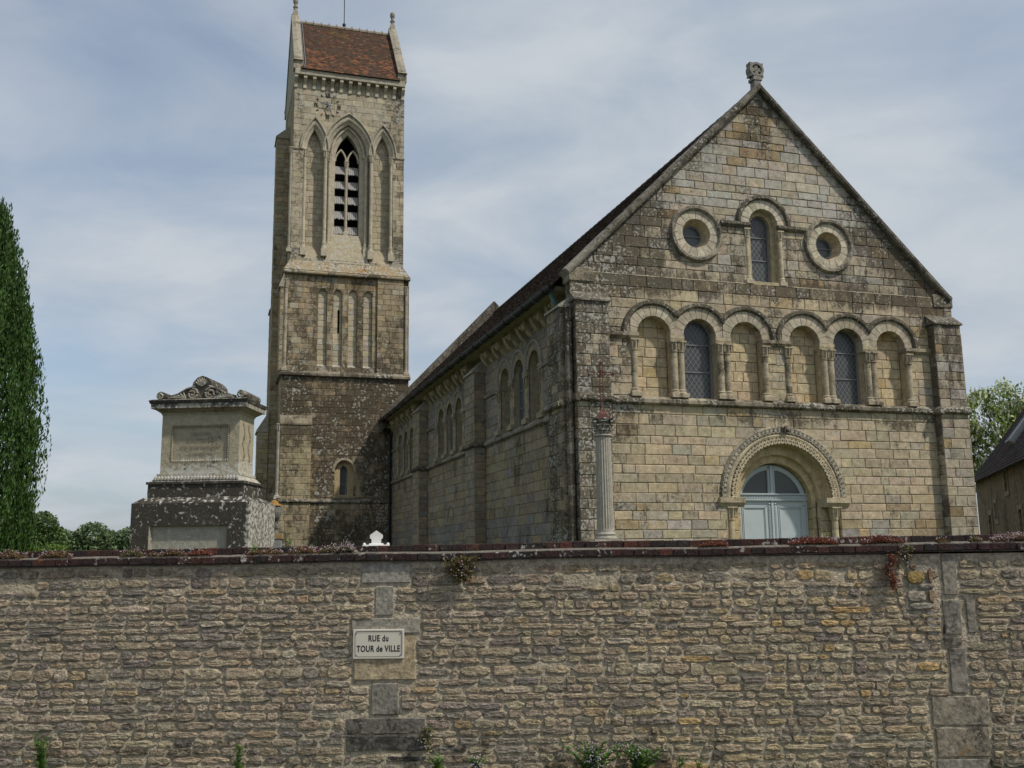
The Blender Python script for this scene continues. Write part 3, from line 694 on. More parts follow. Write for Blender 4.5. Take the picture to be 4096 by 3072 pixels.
# door
DY = .60; DF = Frame((C0, DY, 0), (1, 0, 0), (0, -1, 0)); DW, DZ = .99, 2.78
door = thing  # placeholder name keeps the helper readable
def quadbox(mb, u0, u1, v0, v1, d0, d1, t=(.4, .5, .5)):
    x0, y0, z0 = DF.p(u0, v0, d1); x1, y1, z1 = DF.p(u1, v1, d0); mb.box(x0, x1, min(y0, y1), max(y0, y1), z0, z1, t)
fr = MB()
arcp = round_arch(0, DZ, DW, GR, 24)
o_ = sweep(DF, arc(0, DZ, DW-.075, 28), [(-.05, -.02), (-.05, .03), (-.02, .05), (.06, .05), (.085, .02), (.085, -.02)], (.4, .4, .4)); fr.join(o_)
quadbox(fr, -DW, DW, 2.885, 3.06, -.02, .06); quadbox(fr, -DW, DW, 3.03, 3.065, .06, .10); quadbox(fr, -DW, DW, 2.89, 2.915, .06, .085)
quadbox(fr, -.10, .10, 3.06, 3.72, -.02, .05); quadbox(fr, -.035, .035, 3.06, 3.74, .05, .08)
quadbox(fr, -DW, -DW+.05, GR, 2.9, -.02, .04); quadbox(fr, DW-.05, DW, GR, 2.9, -.02, .04)
dframe = fr.build('door_frame', PAINT, church)
dt = MB()
for i in range(40): quadbox(dt, -.88+i*.045, -.88+i*.045+.025, 2.935, 3.02, .06, .072)
for i in range(14):
    for s in (-.07, .07): quadbox(dt, s-.02, s+.02, 3.08+i*.042, 3.105+i*.042, .05, .062)
dt.build('dentils', PAINT, dframe, kind='stuff')
for s in (-1, 1):
    P = [(0, 3.06)]; q = [(s*.11, 3.075)]
    r = DW-.12
    aa = math.asin((3.075-DZ)/r); ab = math.acos(.11/r)
    pts = [(s*r*math.cos(aa+(ab-aa)*k/12), DZ+r*math.sin(aa+(ab-aa)*k/12)) for k in range(13)]
    g = MB(); g.add([DF.p(*p, .01) for p in [(s*.11, 3.075)]+pts], [tuple(range(14))]); g.build('fanlight_pane', GLASS, dframe)
    leaf = MB(); a, b = (.005, DW-.05) if s > 0 else (-DW+.05, -.005)
    quadbox(leaf, a, b, GR+.12, 2.885, -.03, .02)
    lo = leaf.build('door_leaf', PAINT, church)
    pn = MB(); ia, ib = (a+.16, b-.10) if s > 0 else (a+.10, b-.16)
    for k, (e, d) in enumerate(((0, .035), (.03, .045), (.055, .03))):
        for (u0, u1, v0, v1) in ((ia+e, ib-e, 2.76-e-.02, 2.76-e), (ia+e, ia+e+.02, 1.0, 2.76-e), (ib-e-.02, ib-e, 1.0, 2.76-e)): quadbox(pn, u0, u1, v0, v1, .02, d)
    pn.build('panel_moulding', PAINT, lo)
    tw = MB(); xs_ = a+.075 if s > 0 else b-.075
    for i in range(56): quadbox(tw, xs_-.03, xs_+.03, .75+i*.036, .75+i*.036+.019, .02, .045)
    x, y, z = DF.p(xs_, 2.81, .03); tw.lathe(x, y, [(.01, z-.035), (.035, z), (.01, z+.035)], 10)
    tw.build('ribbed_stile', PAINT, lo)
quad = MB(); quadbox(quad, -.03, .03, GR+.12, 2.885, .02, .055); quad.build('cover_strip', PAINT, church)
# ------------------------------------------------------------------ nave, yard side
SF = Frame((.2, 0, 0), (0, 1, 0), (-1, 0, 0))
bays = [(1.0, 8.55, (3.70, 5.05, 6.40)), (9.7, 17.0, (12.0, 13.35, 14.7)), (18.2, 25.0, (20.2, 21.5, 22.8))]
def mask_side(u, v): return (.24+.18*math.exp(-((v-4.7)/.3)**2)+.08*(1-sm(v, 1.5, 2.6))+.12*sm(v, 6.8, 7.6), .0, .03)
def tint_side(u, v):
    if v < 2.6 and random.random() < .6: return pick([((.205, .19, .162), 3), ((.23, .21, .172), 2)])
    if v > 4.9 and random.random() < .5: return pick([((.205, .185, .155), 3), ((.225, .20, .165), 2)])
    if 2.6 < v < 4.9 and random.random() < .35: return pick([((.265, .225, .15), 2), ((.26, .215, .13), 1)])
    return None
sholes = []
for b0, b1, cs in bays: sholes += [round_arch(c, 6.60, .46, 5.16, 12) for c in cs]
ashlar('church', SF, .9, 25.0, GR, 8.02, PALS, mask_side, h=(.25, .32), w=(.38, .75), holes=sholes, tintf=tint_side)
for b0, b1, cs in bays:
    string(SF, b0, b1, 4.98, .16, .09, tint=(.24, .215, .17), mask=(.3, .1, 0))
    string(SF, b0, cs[0]-.62, 6.46, .13, .07, tint=(.23, .205, .165), mask=(.3, .1, 0)); string(SF, cs[2]+.62, b1, 6.46, .13, .07, tint=(.23, .205, .165), mask=(.3, .1, 0))
    for i, c in enumerate(cs):
        H = round_arch(c, 6.60, .46, 5.16, 12)
        reveal(SF, H, -.01, -.42, (.33, .285, .2), (.05, 0, .05)).build('niche_reveal', ASHLAR, church)
        bk = MB(); bk.add([SF.p(*p, -.42) for p in H], [tuple(range(len(H)))], (.31, .27, .2), (.1, 0, .05)); bk.build('niche_back', ASHLAR, church)
        if i == 1: glazed(church, SF, round_arch(c, 6.58, .445, 5.17, 12), -.17, [5.7, 6.2], 'window', .12)
        path = [(c+.67*math.cos(PI*k/20), 6.60+.67*math.sin(PI*k/20)) for k in range(21)]
        ho = sweep(SF, path, [(-.01, -.02), (-.01, .02), (.02, .055), (.075, .055), (.095, -.02)], vary((.27, .25, .21), .12), (.2, .05, 0), seg=3).build('hood_mould', ASHLAR, church)
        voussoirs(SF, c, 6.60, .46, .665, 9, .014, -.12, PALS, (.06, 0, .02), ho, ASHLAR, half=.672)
    for c in (cs[0]-.64, (cs[0]+cs[1])/2, (cs[1]+cs[2])/2, cs[2]+.64):
        colonnette(church, ASHLAR, .30, c, 5.14, 5.42, 6.18, 6.47, .125, (.30, .255, .175), (.12, 0, .10), .17, 4)
        slab('impost', c-.2, c+.2, 6.455, 6.60, -.35, .06, (.26, .23, .175), (.2, .05, 0), .03, SF)
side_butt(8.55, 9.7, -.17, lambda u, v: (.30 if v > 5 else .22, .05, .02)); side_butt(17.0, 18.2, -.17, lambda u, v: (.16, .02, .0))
# blocked round-headed opening in the middle bay
bl = sweep(SF, [(13.2+.42*math.cos(PI*k/14), 2.85+.5*math.sin(PI*k/14)) for k in range(15)], [(0, -.01), (0, .012), (.03, .012), (.03, -.01)], (.14, .12, .09)); bl.build('blocked_arch', ASHLAR, church)
# corbel table
def corbel(y, kind):
    m = MB(); t = jt((.37, .315, .215), .85, 1.1); mk = (.08, .0, .08); x = .2
    P = [(.03, 7.94), (-.24, 7.94), (-.26, 7.82), (-.20, 7.66), (-.08, 7.50), (.03, 7.42)]
    vs = [(px, y+s*.11, pz) for s in (-1, 1) for px, pz in P]; n = len(P)
    m.add([(v[0]+x-.0, v[1], v[2]) for v in vs], [tuple(range(n)), tuple(range(n, 2*n))]+[(i, (i+1) % n, n+(i+1) % n, n+i) for i in range(n)], t, mk)
    if kind:                                  # a weathered head or beast on the front
        s = random.uniform(.10, .13); cx, cz = x-.22, 7.70
        m.lathe(cx, y, [(.02, cz-s), (s*.75, cz-s*.6), (s, cz), (s*.8, cz+s*.7), (.03, cz+s)], 9, t, mk)
        m.box(cx-s*1.25, cx-s*.6, y-.03, y+.03, cz-.06, cz+.03, t, mk, bev=.01)
        for q in (-1, 1): m.box(cx-.03, cx+.04, y+q*s*.8-.03, y+q*s*.8+.03, cz+.02, cz+.10, t, mk, bev=.01)
    m.build('corbel', ASHLAR, church)
for b0, b1, cs in bays:
    y = b0+.35; i = 0; step = .62
    while y < b1-.15:
        corbel(y, i % 2 == 0); 
        ac = [(y+step/2+.2*math.cos(PI*k/8), 7.78+.2*math.sin(PI*k/8)) for k in range(9)]
        if y+step < b1: sweep(SF, ac, [(0, -.02), (0, .2), (.07, .2), (.07, -.02)], (.37, .32, .22), (.05, 0, .08)).build('corbel_arch', ASHLAR, church)
        y += step; i += 1
cn = MB(); cn.box(-.26, .3, .75, 25.0, 7.93, 8.02, (.36, .315, .225), (.15, .05, .05)); cn.build('cornice', ASHLAR, church)
# gutter, downpipe, hopper
gt = MB(); gx, gz, gr = -.38, 7.96, .115; y0, y1 = .62, 24.9; npr = 9
pr = [(gx+gr*math.cos(PI+PI*k/npr), gz+gr*math.sin(PI+PI*k/npr)) for k in range(npr+1)]
k = 14
vs = [(x, y0+(y1-y0)*i/k, z) for i in range(k+1) for x, z in pr]
gt.add(vs, [(i*(npr+1)+j, i*(npr+1)+j+1, (i+1)*(npr+1)+j+1, (i+1)*(npr+1)+j) for i in range(k) for j in range(npr)], (.1, .1, .1))
gt.add([(x, y0, z) for x, z in pr], [tuple(range(npr+1))])
for e in (0, npr): gt.tube([(pr[e][0], y0, pr[e][1]), (pr[e][0], y1, pr[e][1])], .014, 6)
gut = gt.build('gutter', ZINC, church, smooth=False)
for i in range(30):
    y = y0+.3+i*.82; MB().tube([(gx+(gr+.008)*math.cos(PI+PI*j/8), y, gz+(gr+.008)*math.sin(PI+PI*j/8)) for j in range(9)], .012, 5).build('gutter_bracket', LEAD if i % 2 else ZINC, gut)
dp = MB(); dp.tube([(gx+.0, 24.8, gz-.1), (gx+.3, 24.82, 7.55), (.08, 24.82, 7.3), (.08, 24.82, GR)], .065, 8); dp.build('downpipe', ZINC, church)
hp = MB(); hp.tube([(gx+.1, .9, 7.92), (gx+.12, .92, 7.82), (gx+.2, .95, 7.68), (gx+.3, 1.0, 7.62)], [.07, .06, .05, .045], 7); hp.build('copper_spout', COPPER, church)
# roof
def tiles(x0, z0, x1, z1, ya, yb, row, wid, tintf, maskf, axis='y', thick=.02, name='roof_tiles', parent=None, jag=.012):
    """plain tiles on one slope, eave (x0,z0) to ridge (x1,z1), running from ya to yb"""
    mb = MB(); L = math.hypot(x1-x0, z1-z0); ex, ez = (x1-x0)/L, (z1-z0)/L; nx, nz = -ez, ex
    if nz < 0: nx, nz = -nx, -nz
    nr = int(L/row)
    for r in range(nr):
        s0 = r*row; s1 = s0+row*1.35; y = ya-(.5*wid if r % 2 else 0)
        while y < yb:
            a, b = max(ya, y+.004)+0, min(yb, y+wid-.004); y += wid
            if b-a < .02: continue
            j = random.uniform(-jag, jag); h = thick+random.uniform(-.004, .006); tl = random.uniform(-.004, .004)
            def P(s, yy, hh):
                x, z = x0+ex*s+nx*hh, z0+ez*s+nz*hh
                return (x, yy, z) if axis == 'y' else (yy, x, z)
            t = tintf(s0, (a+b)/2); mk = maskf(s0, (a+b)/2)
            vs = [P(s0+j, a, 0), P(s0+j, b, 0), P(s0+j, a, h+tl), P(s0+j, b, h-tl), P(s1, a, .004), P(s1, b, .004)]
            mb.add(vs, [(0, 1, 3, 2), (2, 3, 5, 4), (0, 2, 4), (1, 3, 5)], t, mk)
    o = mb.build(name, TILE, parent); o['kind'] = 'stuff'; return o
BR = [((.06, .043, .035), 5), ((.052, .039, .034), 4), ((.075, .048, .037), 2), ((.05, .043, .04), 2)]
ev = (-.42, 7.93); rg = (5.22, 13.46)
tiles(*ev, *rg, .40, 24.8, .14, .24, lambda s, y: pick(BR), lambda s, y: (.2, .05, .0), parent=church)
tiles(10.86, 7.93, *rg, .40, 24.8, .28, .4, lambda s, y: pick(BR), lambda s, y: (.2, .05, .0), parent=church)
rd = MB(); rd.add([(*ev[:1], .40, ev[1]-.02), (ev[0], 24.8, ev[1]-.02), (5.22, 24.8, 13.44), (5.22, .4, 13.44), (10.86, .4, 7.91), (10.86, 24.8, 7.91)], [(0, 1, 2, 3), (3, 2, 5, 4)], (.06, .045, .035)); rd.build('roof_deck', TILE, church)
rt = MB()
for i in range(58): rt.tube([(5.22, .42+i*.42, 13.46), (5.22, .42+(i+1)*.42-.01, 13.48)], .09, 8, pick(BR), (.2, .2, .05))
rt.build('ridge_tiles', TILE, church)
# east gable parapet standing above the roof
for s in (-1, 1):
    for k in range(9):
        a0, a1 = k/9, (k+1)/9-.002; m = MB(); f = lambda t: (5.2+s*(5.6*(1-t)), 8.0+(13.9-8.0)*t)
        (xa, za), (xb, zb) = f(a0), f(a1)
        m.add([(xa, 24.5, za-.6), (xa, 24.95, za-.6), (xa, 24.95, za+.1), (xa, 24.72, za+.2), (xa, 24.5, za+.1), (xb, 24.5, zb-.6), (xb, 24.95, zb-.6), (xb, 24.95, zb+.1), (xb, 24.72, zb+.2), (xb, 24.5, zb+.1)], [(0, 1, 2, 3, 4), (5, 6, 7, 8, 9)]+[(i, (i+1) % 5, 5+(i+1) % 5, 5+i) for i in range(5)], jt((.21, .19, .155), .85, 1.1), (.58, .26, .02)); m.build('coping_stone', ASHLAR, church)
flush_blocks('church', church, ASHLAR, 'stone_block', 'stone_blocks')
# ------------------------------------------------------------------ bell tower
Rz = Matrix.Rotation(TH, 3, 'Z')
TO = Vector(CH_O)+Rz @ Vector((-2.0, 25.0, 0))
tower = thing('bell_tower', 'tall square stone bell tower with saddleback tiled roof, clock and pointed belfry openings', 'tower', TO, (0, 0, TH))
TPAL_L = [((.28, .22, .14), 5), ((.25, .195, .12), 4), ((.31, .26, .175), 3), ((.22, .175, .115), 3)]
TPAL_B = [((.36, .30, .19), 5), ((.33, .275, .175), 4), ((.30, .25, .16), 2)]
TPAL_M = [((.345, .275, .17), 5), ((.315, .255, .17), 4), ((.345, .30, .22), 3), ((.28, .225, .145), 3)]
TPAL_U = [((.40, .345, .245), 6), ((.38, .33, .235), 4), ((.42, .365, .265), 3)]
def tf(y=0.): return Frame((0, y, 0), (1, 0, 0), (0, -1, 0))
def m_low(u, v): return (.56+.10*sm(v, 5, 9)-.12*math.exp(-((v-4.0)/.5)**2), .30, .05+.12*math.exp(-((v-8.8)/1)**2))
def m_but(u, v): return (.42+.22*sm(v, 6.0, 8.0), .2, .05)
def m_mid(u, v): return (.44+.08*math.sin(u*3)+.10*(1-sm(v, 10.3, 11.4)), .26-.1*sm(u, -1.4, -1)+.14*(1-sm(v, 10.2, 11)), .02+.36*sm(v, 13.4, 15))
def m_up(u, v): return (.31+.10*sm(u, 1.2, 2.6)+.10*(1-sm(v, 16, 19)), .22-.10*sm(v, 16, 18)+.26*sm(v, 22.0, 23.2)+.25*(1-sm(v, 15.6, 17)), .02+.2*(1-sm(v, 15.3, 16.3))+.10*(1-sm(v, 16.5, 18.)))
# bodies
tb = MB(); tb.box(-2.93, 2.94, .8, 5.96, GR, 15.2, (.25, .21, .15), (.4, .2, 0)); tb.box(-2.68, 2.69, 1.05, 5.7, 15., 16.9, (.3, .27, .2)); tb.box(-2.68, 2.69, 1.3, 5.7, 22.9, 25.0, (.3, .27, .2))
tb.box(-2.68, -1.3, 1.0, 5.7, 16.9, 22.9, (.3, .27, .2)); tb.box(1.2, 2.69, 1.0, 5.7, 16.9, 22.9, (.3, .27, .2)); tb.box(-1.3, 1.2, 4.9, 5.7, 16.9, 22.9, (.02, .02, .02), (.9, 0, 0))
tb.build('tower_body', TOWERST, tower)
# stage 1
WX = -.02
lw = round_arch(WX, 5.55, .44, 4.42, 10, rise=.5)
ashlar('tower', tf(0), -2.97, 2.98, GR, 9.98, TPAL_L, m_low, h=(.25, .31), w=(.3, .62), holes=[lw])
ashlar('tower', tf(-.24), -2.97, -1.58, GR, 7.7, TPAL_B, m_but, h=(.25, .31), w=(.3, .55))
ashlar('tower', Frame((-1.58, -.24, 0), (0, 1, 0), (1, 0, 0)), 0, .24, GR, 7.7, TPAL_B, m_but, w=(.3, .4))
wst = MB(); wst.add([(-3.0, -.27, 7.66), (-1.56, -.27, 7.66), (-1.56, -.27, 7.72), (-3., -.27, 7.72), (-3., .01, 8.15), (-1.56, .01, 8.15), (-1.56, .01, 7.66), (-3., .01, 7.66)], [(0, 1, 2, 3), (3, 2, 5, 4), (1, 6, 5, 2), (0, 3, 4, 7)], (.24, .205, .145), (.42, .22, .05)); wst.build('weathering_stone', TOWERST, tower)
def tstring(fr, u0, u1, v, h=.2, pr=.1, tint=(.24, .21, .16), mask=(.5, .28, .05), step=.9):
    u = u0
    while u < u1-.01:
        w = min(step*random.uniform(.8, 1.2), u1-u)
        if u1-(u+w) < .3: w = u1-u
        m = MB(); k = random.uniform(.85, 1.15); P = [(v-.02, 0), (v, pr*.8), (v+.03, pr), (v+h*.5, pr), (v+h, .01), (v+h, -.03), (v-.02, -.03)]
        n = len(P); m.add([fr.p(u+.003, z, d) for z, d in P]+[fr.p(u+w-.003, z, d) for z, d in P], [tuple(range(n)), tuple(range(n, 2*n))]+[(i, (i+1) % n, n+(i+1) % n, n+i) for i in range(n)], tuple(c*k for c in tint), (mask[0]+random.uniform(-.15, .15), mask[1]+random.uniform(-.15, .15), mask[2]))
        m.build('string_course', TOWERST, tower); u += w
tstring(tf(-.24), -3.0, -1.55, 4.12, .16, .09); tstring(tf(0), -1.58, 2.98, 4.12, .16, .09)
tstring(tf(0), -3.03, 3.05, 9.98, .26, .14, mask=(.55, .30, .05)); 
reveal(tf(0), lw, -.01, -.2, (.42, .335, .2), (.1, .1, .1)).build('window_reveal', TOWERST, tower)
iw = round_arch(WX, 5.6, .17, 4.5, 10, rise=.24); sw = MB(); 
for i in range(len(lw)):
    j = (i+1) % len(lw); f = tf(0); sw.add([f.p(*lw[i], -.2), f.p(*lw[j], -.2), f.p(*iw[j], -.2), f.p(*iw[i], -.2)], [(0, 1, 2, 3)], jt((.40, .32, .19), .85, 1.1), (.15, .1, .15))
sw.build('window_surround', TOWERST, tower); reveal(tf(0), iw, -.2, -.6, (.3, .25, .17), (.2, 0, 0)).build('window_reveal', TOWERST, tower)
glazed(tower, tf(0), iw, -.45, [5.0], 'window', .1)
hdm = sweep(tf(0), [(WX+.5*math.cos(PI*k/14), 5.55+.57*math.sin(PI*k/14)) for k in range(15)], [(-.05, -.02), (-.05, .02), (0, .04), (.06, .03), (.07, -.02)], vary((.33, .28, .19), .2), (.3, .3, .05), seg=2).build('hood_mould', TOWERST, tower)
slab('sill', WX-.5, WX+.5, 4.30, 4.42, -.2, .06, (.3, .25, .17), (.3, .3, 0), .02, tf(0), TOWERST, tower)
# stage 2
nc = [-1.15, -.43, .28, 1.0]
nh = [round_arch(x, 14.05, .215, 10.5, 10) for x in nc]
ashlar('tower', tf(.10), -2.93, 1.43, 10.2, 14.95, TPAL_M, m_mid, h=(.24, .30), w=(.28, .5), holes=nh)
ashlar('tower', tf(0), 1.43, 2.72, 10.2, 14.95, TPAL_M, m_mid, h=(.24, .30), w=(.3, .5))
ashlar('tower', Frame((1.43, 0, 0), (0, 1, 0), (-1, 0, 0)), 0, .10, 10.2, 14.95, TPAL_M, lambda u, v: (.55, .1, 0), w=(.3, .4))
for i, (x, H) in enumerate(zip(nc, nh)):
    reveal(tf(.10), H, -.01, -.20, (.37, .315, .215), (.15, .1, .02)).build('niche_reveal', TOWERST, tower)
    slit = [(x+.0, 12.15), (x+.10, 12.15), (x+.10, 13.3), (x+.0, 13.3)] if i == 1 else None
    ashlar('tower', tf(.25), x-.21, x+.21, 10.5, 14.28, [((.45, .39, .27), 4), ((.42, .365, .26), 4), ((.39, .355, .28), 2)], lambda u, v: (.06+.1*(1-sm(v, 10.5, 11.5)), .08, .0), h=(.24, .3), w=(.22, .42), within=round_arch(x, 14.05, .215, 10.5, 10), holes=[slit] if slit else [])
    if slit:
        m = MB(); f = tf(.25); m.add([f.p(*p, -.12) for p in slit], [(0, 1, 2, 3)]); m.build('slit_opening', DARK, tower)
    m = MB(); f = tf(.10); m.add([f.p(x-.21, 10.46, .0), f.p(x+.21, 10.46, 0), f.p(x+.21, 10.62, -.16), f.p(x-.21, 10.62, -.16)], [(0, 1, 2, 3)], (.34, .31, .24), (.3, .5, .05)); m.build('sill', TOWERST, tower)
ashlar('tower', tf(.16), 2.70, 2.97, 10.2, 14.95, TPAL_M, m_mid, w=(.2, .3))
for sx_, yy in ((-2.87, .05), (2.86, .07)):
    colonnette(tower, TOWERST, sx_, yy, 10.2, 10.45, 14.2, 14.6, .085, (.36, .315, .23), (.2, .25, .02), .12, 12)
tstring(tf(0), -3.02, 3.03, 14.9, .20, .10, tint=(.27, .225, .15), mask=(.38, .28, .34))
# sloping set-off, with the long sill below the centre light
so = MB(); so.add([(-3.0, -.06, 15.08), (3.0, -.06, 15.08), (2.74, .25, 15.62), (-2.73, .25, 15.62), (-3.0, 6, 15.08), (-2.73, 5.8, 15.62), (3.0, 6, 15.08), (2.74, 5.8, 15.62)], [(0, 1, 2, 3), (4, 0, 3, 5), (1, 6, 7, 2)], (.30, .25, .165), (.38, .44, .40)); so.build('set_off', TOWERST, tower)
# stage 3: belfry
BY = .25
SPR = 21.25
lan = [(-1.68, .52, 1.36, 15.75), (-.03, 1.09, 1.76, 15.75), (1.66, .52, 1.36, 15.75)]
lh = [pointed_arch(x, SPR, hw, rs, v0) for x, hw, rs, v0 in lan]
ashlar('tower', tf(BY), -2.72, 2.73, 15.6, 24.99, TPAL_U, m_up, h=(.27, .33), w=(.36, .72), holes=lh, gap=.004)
for k, ((x, hw, rs, v0), H) in enumerate(zip(lan, lh)):
    reveal(tf(BY), H, -.01, -.46 if k != 1 else -.30, (.42, .375, .285), (.04, .08, .02), skip=(0,)).build('niche_reveal', TOWERST, tower)
    arcp_ = pointed_pts(x, SPR, hw, rs, 9)
    hood = sweep(tf(BY), pointed_pts(x, SPR, hw+.11, rs+.26, 9), [(-.01, -.02), (.0, .05), (.03, .09), (.075, .08), (.10, -.02)], vary((.36, .325, .25), .12), (.28, .3, .02), seg=2).build('hood_mould', TOWERST, tower)
    sweep(tf(BY), arcp_, [(-.15, -.34), (-.17, -.24), (-.15, -.15), (-.08, -.10), (-.05, -.09), (-.02, -.03), (.03, .015), (.09, .025), (.115, -.02)], vary((.43, .385, .295), .07), (.06, .12, 0), seg=2).build('arch_moulding', TOWERST, hood)
    if k != 1:
        ashlar('tower', tf(BY+.42), x-hw-.02, x+hw+.02, 15.7, SPR+rs, TPAL_U, lambda u, v: (.05, .1+.2*(1-sm(v, 16, 17.2)), .05+.15*(1-sm(v, 16, 18))), h=(.27, .33), w=(.3, .5), within=pointed_arch(x, SPR, hw+.02, rs, v0))
        m = MB(); f = tf(BY); m.add([f.p(x-hw, 15.72, -.02), f.p(x+hw, 15.72, -.02), f.p(x+hw, 16.5, -.42), f.p(x-hw, 16.5, -.42)], [(0, 1, 2, 3)], (.33, .285, .20), (.25, .32, .25)); m.build('sill', TOWERST, tower)
TC, TM = (.42, .375, .28), (.08, .1, .02)
for x, y in ((-2.13, .34), (2.11, .34), (-1.14, .27), (1.10, .27)): colonnette(tower, TOWERST, x, y, 15.9, 16.6, 20.92, 21.27, .088, TC, TM, .125, 7)
for x, y in ((-.93, .47), (.88, .47)): colonnette(tower, TOWERST, x, y, 16.0, 17.0, 20.82, 21.2, .075, TC, TM, .105, 7)
slab('impost', -2.74, -2.20, 21.2, 21.29, -.03, .05, (.37, .33, .25), (.3, .2, 0), .02, tf(BY), TOWERST, tower); slab('impost', 2.18, 2.75, 21.2, 21.29, -.03, .05, (.37, .33, .25), (.3, .2, 0), .02, tf(BY), TOWERST, tower)
# inner order of the centre light with tracery
IY = BY+.30; fi = tf(IY)
ow = pointed_arch(-.03, SPR, 1.06, 1.72, 16.0); OX, OH = -.03, .60
light = pointed_arch(OX, 21.05, OH, 1.35, 17.15)
inn = MB()
def ringfill(fr, A, Bp, d0, d1, tint, mask):
    mb = MB(); n = len(A)
    for i in range(n):
        j = (i+1) % n; mb.add([fr.p(*A[i], d0), fr.p(*A[j], d0), fr.p(*Bp[j], d1), fr.p(*Bp[i], d1)], [(0, 1, 2, 3)], jt(tint, .92, 1.06), mask)
    return mb
ringfill(fi, ow, light, .0, -.14, (.42, .375, .285), (.05, .08, .02)).build('inner_order', TOWERST, tower)
reveal(fi, light, -.14, -.5, (.33, .295, .22), (.1, .05, 0)).build('light_reveal', TOWERST, tower)
sweep(fi, pointed_pts(-.03, 21.2, .80, 1.52, 9), [(-.06, -.08), (-.04, .03), (.02, .05), (.06, .02), (.07, -.06)], vary((.43, .385, .295), .07), (.05, .1, 0), seg=2).build('arch_moulding', TOWERST, tower)
sl = MB(); f0 = tf(0); sl.add([(-.70, IY+.14, 17.2), (.64, IY+.14, 17.2), (1.06, .22, 15.6), (-1.1, .22, 15.6)], [(0, 1, 2, 3)], (.36, .31, .21), (.14, .42, .30)); sl.build('sloping_sill', TOWERST, tower)
ashlar('tower', Frame((-.03, IY+.155, 17.2), (1, 0, 0), (0, -.93, .36), Vector((0, -(IY-.09), -1.6)).normalized()), -.72, .72, .0, 1.60, [((.37, .32, .22), 3), ((.34, .29, .195), 3)], lambda u, v: (.12, .30+.2*v/1.6, .22), h=(.26, .31), w=(.3, .5), core=False, depth=.01, proud=.012)
mu = colonnette(tower, TOWERST, OX-.02, IY+.28, 17.15, 17.5, 20.75, 21.05, .075, TC, TM, .11, 8)
tr = MB()
for s in (-1, 1):
    c = OX+s*.30-.01; tr.join(sweep(fi, pointed_pts(c, 21.0, .27, .62, 7), [(-.035, -.36), (-.035, -.20), (.035, -.20), (.055, -.36)], (.41, .365, .275), (.06, .1, 0)))
tr.build('tracery', TOWERST, tower)
# louvres
for s in (-1, 1):
    for i in range(5):
        z = 17.28+i*.775; m = MB(); x0 = OX+s*.08-.0; x1 = OX+s*.58
        xa, xb = min(x0, x1), max(x0, x1); nb = 5
        for q in range(nb):
            a = xa+(xb-xa)*q/nb+.006; b = xa+(xb-xa)*(q+1)/nb-.006; e = random.uniform(-.03, .03)
            m.add([(a, IY+.24, z+e), (b, IY+.24, z+e*.6), (b, IY+.46, z+.46), (a, IY+.46, z+.46), (a, IY+.26, z-.03+e), (b, IY+.26, z-.03+e*.6)], [(0, 1, 2, 3), (0, 1, 5, 4)], (.3, .3, .28))
        m.build('louvre', WOODGREY, tower)
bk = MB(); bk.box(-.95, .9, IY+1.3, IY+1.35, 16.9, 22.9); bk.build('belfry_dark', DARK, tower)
# corbel table and cornice
for i in range(13):
    x = -2.66+i*(5.3/12); m = MB(); t = jt((.44, .39, .29), .92, 1.08); P = [(BY+.02, 24.98), (-.02, 24.98), (-.02, 24.84), (BY-.06, 24.62), (BY-.06, 24.40), (BY+.02, 24.34)]
    n = len(P); m.add([(x-.08, y, z) for y, z in P]+[(x+.08, y, z) for y, z in P], [tuple(range(n)), tuple(range(n, 2*n))]+[(a, (a+1) % n, n+(a+1) % n, n+a) for a in range(n)], t, (.04, .1, 0)); m.build('corbel', TOWERST, tower)
for i in range(6):
    a, b = -2.72+i*5.45/6, -2.72+(i+1)*5.45/6-.006; MB().box(a, b, -.06, .5, 24.98, 25.28, jt((.37, .335, .26), .92, 1.08), (.12, .12, 0), bev=.015).build('cornice', TOWERST, tower)
MB().box(-2.7, 2.7, 5.3, 5.9, 24.7, 25.28, (.35, .31, .24), (.15, .1, 0)).build('rear_cornice', TOWERST, tower)
# saddleback roof
TE, TR = (-.14, 25.26), (3.05, 29.42)
TPAL_R = [((.085, .050, .034), 6), ((.105, .058, .036), 4), ((.15, .072, .04), 1.3), ((.075, .048, .036), 5), ((.22, .10, .05), .4), ((.085, .065, .046), 4)]
def rt_tint(s, x):
    if s < 2.2 and abs(mnoise.noise((s*.9, x*.9, 3.))) > .12 and random.random() < .45: return pick([((.165, .078, .042), 2), ((.23, .10, .05), 1)])
    return pick(TPAL_R)
def rt_mask(s, x):
    return (.12+.28*math.exp(-((s-4.7)/.35)**2)*math.exp(-((x+.2)/.9)**2), -.05+.34*sm(x, 1.4, 2.5)+.25*math.exp(-((x-.9)/.35)**2)*math.exp(-((s-4.8)/.5)**2), .0+.42*math.exp(-((x+.5)/1.1)**2)*sm(s, 2.4, 4.0))
tiles(*TE, *TR, -2.42, 2.45, .105, .17, rt_tint, rt_mask, 'x', .018, parent=tower, jag=.008)
tiles(6.2, 25.26, *TR, -2.42, 2.45, .2, .3, rt_tint, rt_mask, 'x', .018, parent=tower)
dk = MB(); dk.add([(-2.45, TE[0]+.03, TE[1]-.02), (2.47, TE[0]+.03, TE[1]-.02), (2.47, TR[0], TR[1]-.03), (-2.45, TR[0], TR[1]-.03), (-2.45, 6.17, 25.24), (2.47, 6.17, 25.24)], [(0, 1, 2, 3), (3, 2, 5, 4)], (.08, .05, .035)); dk.build('roof_deck', TILE, tower)
rdg = MB()
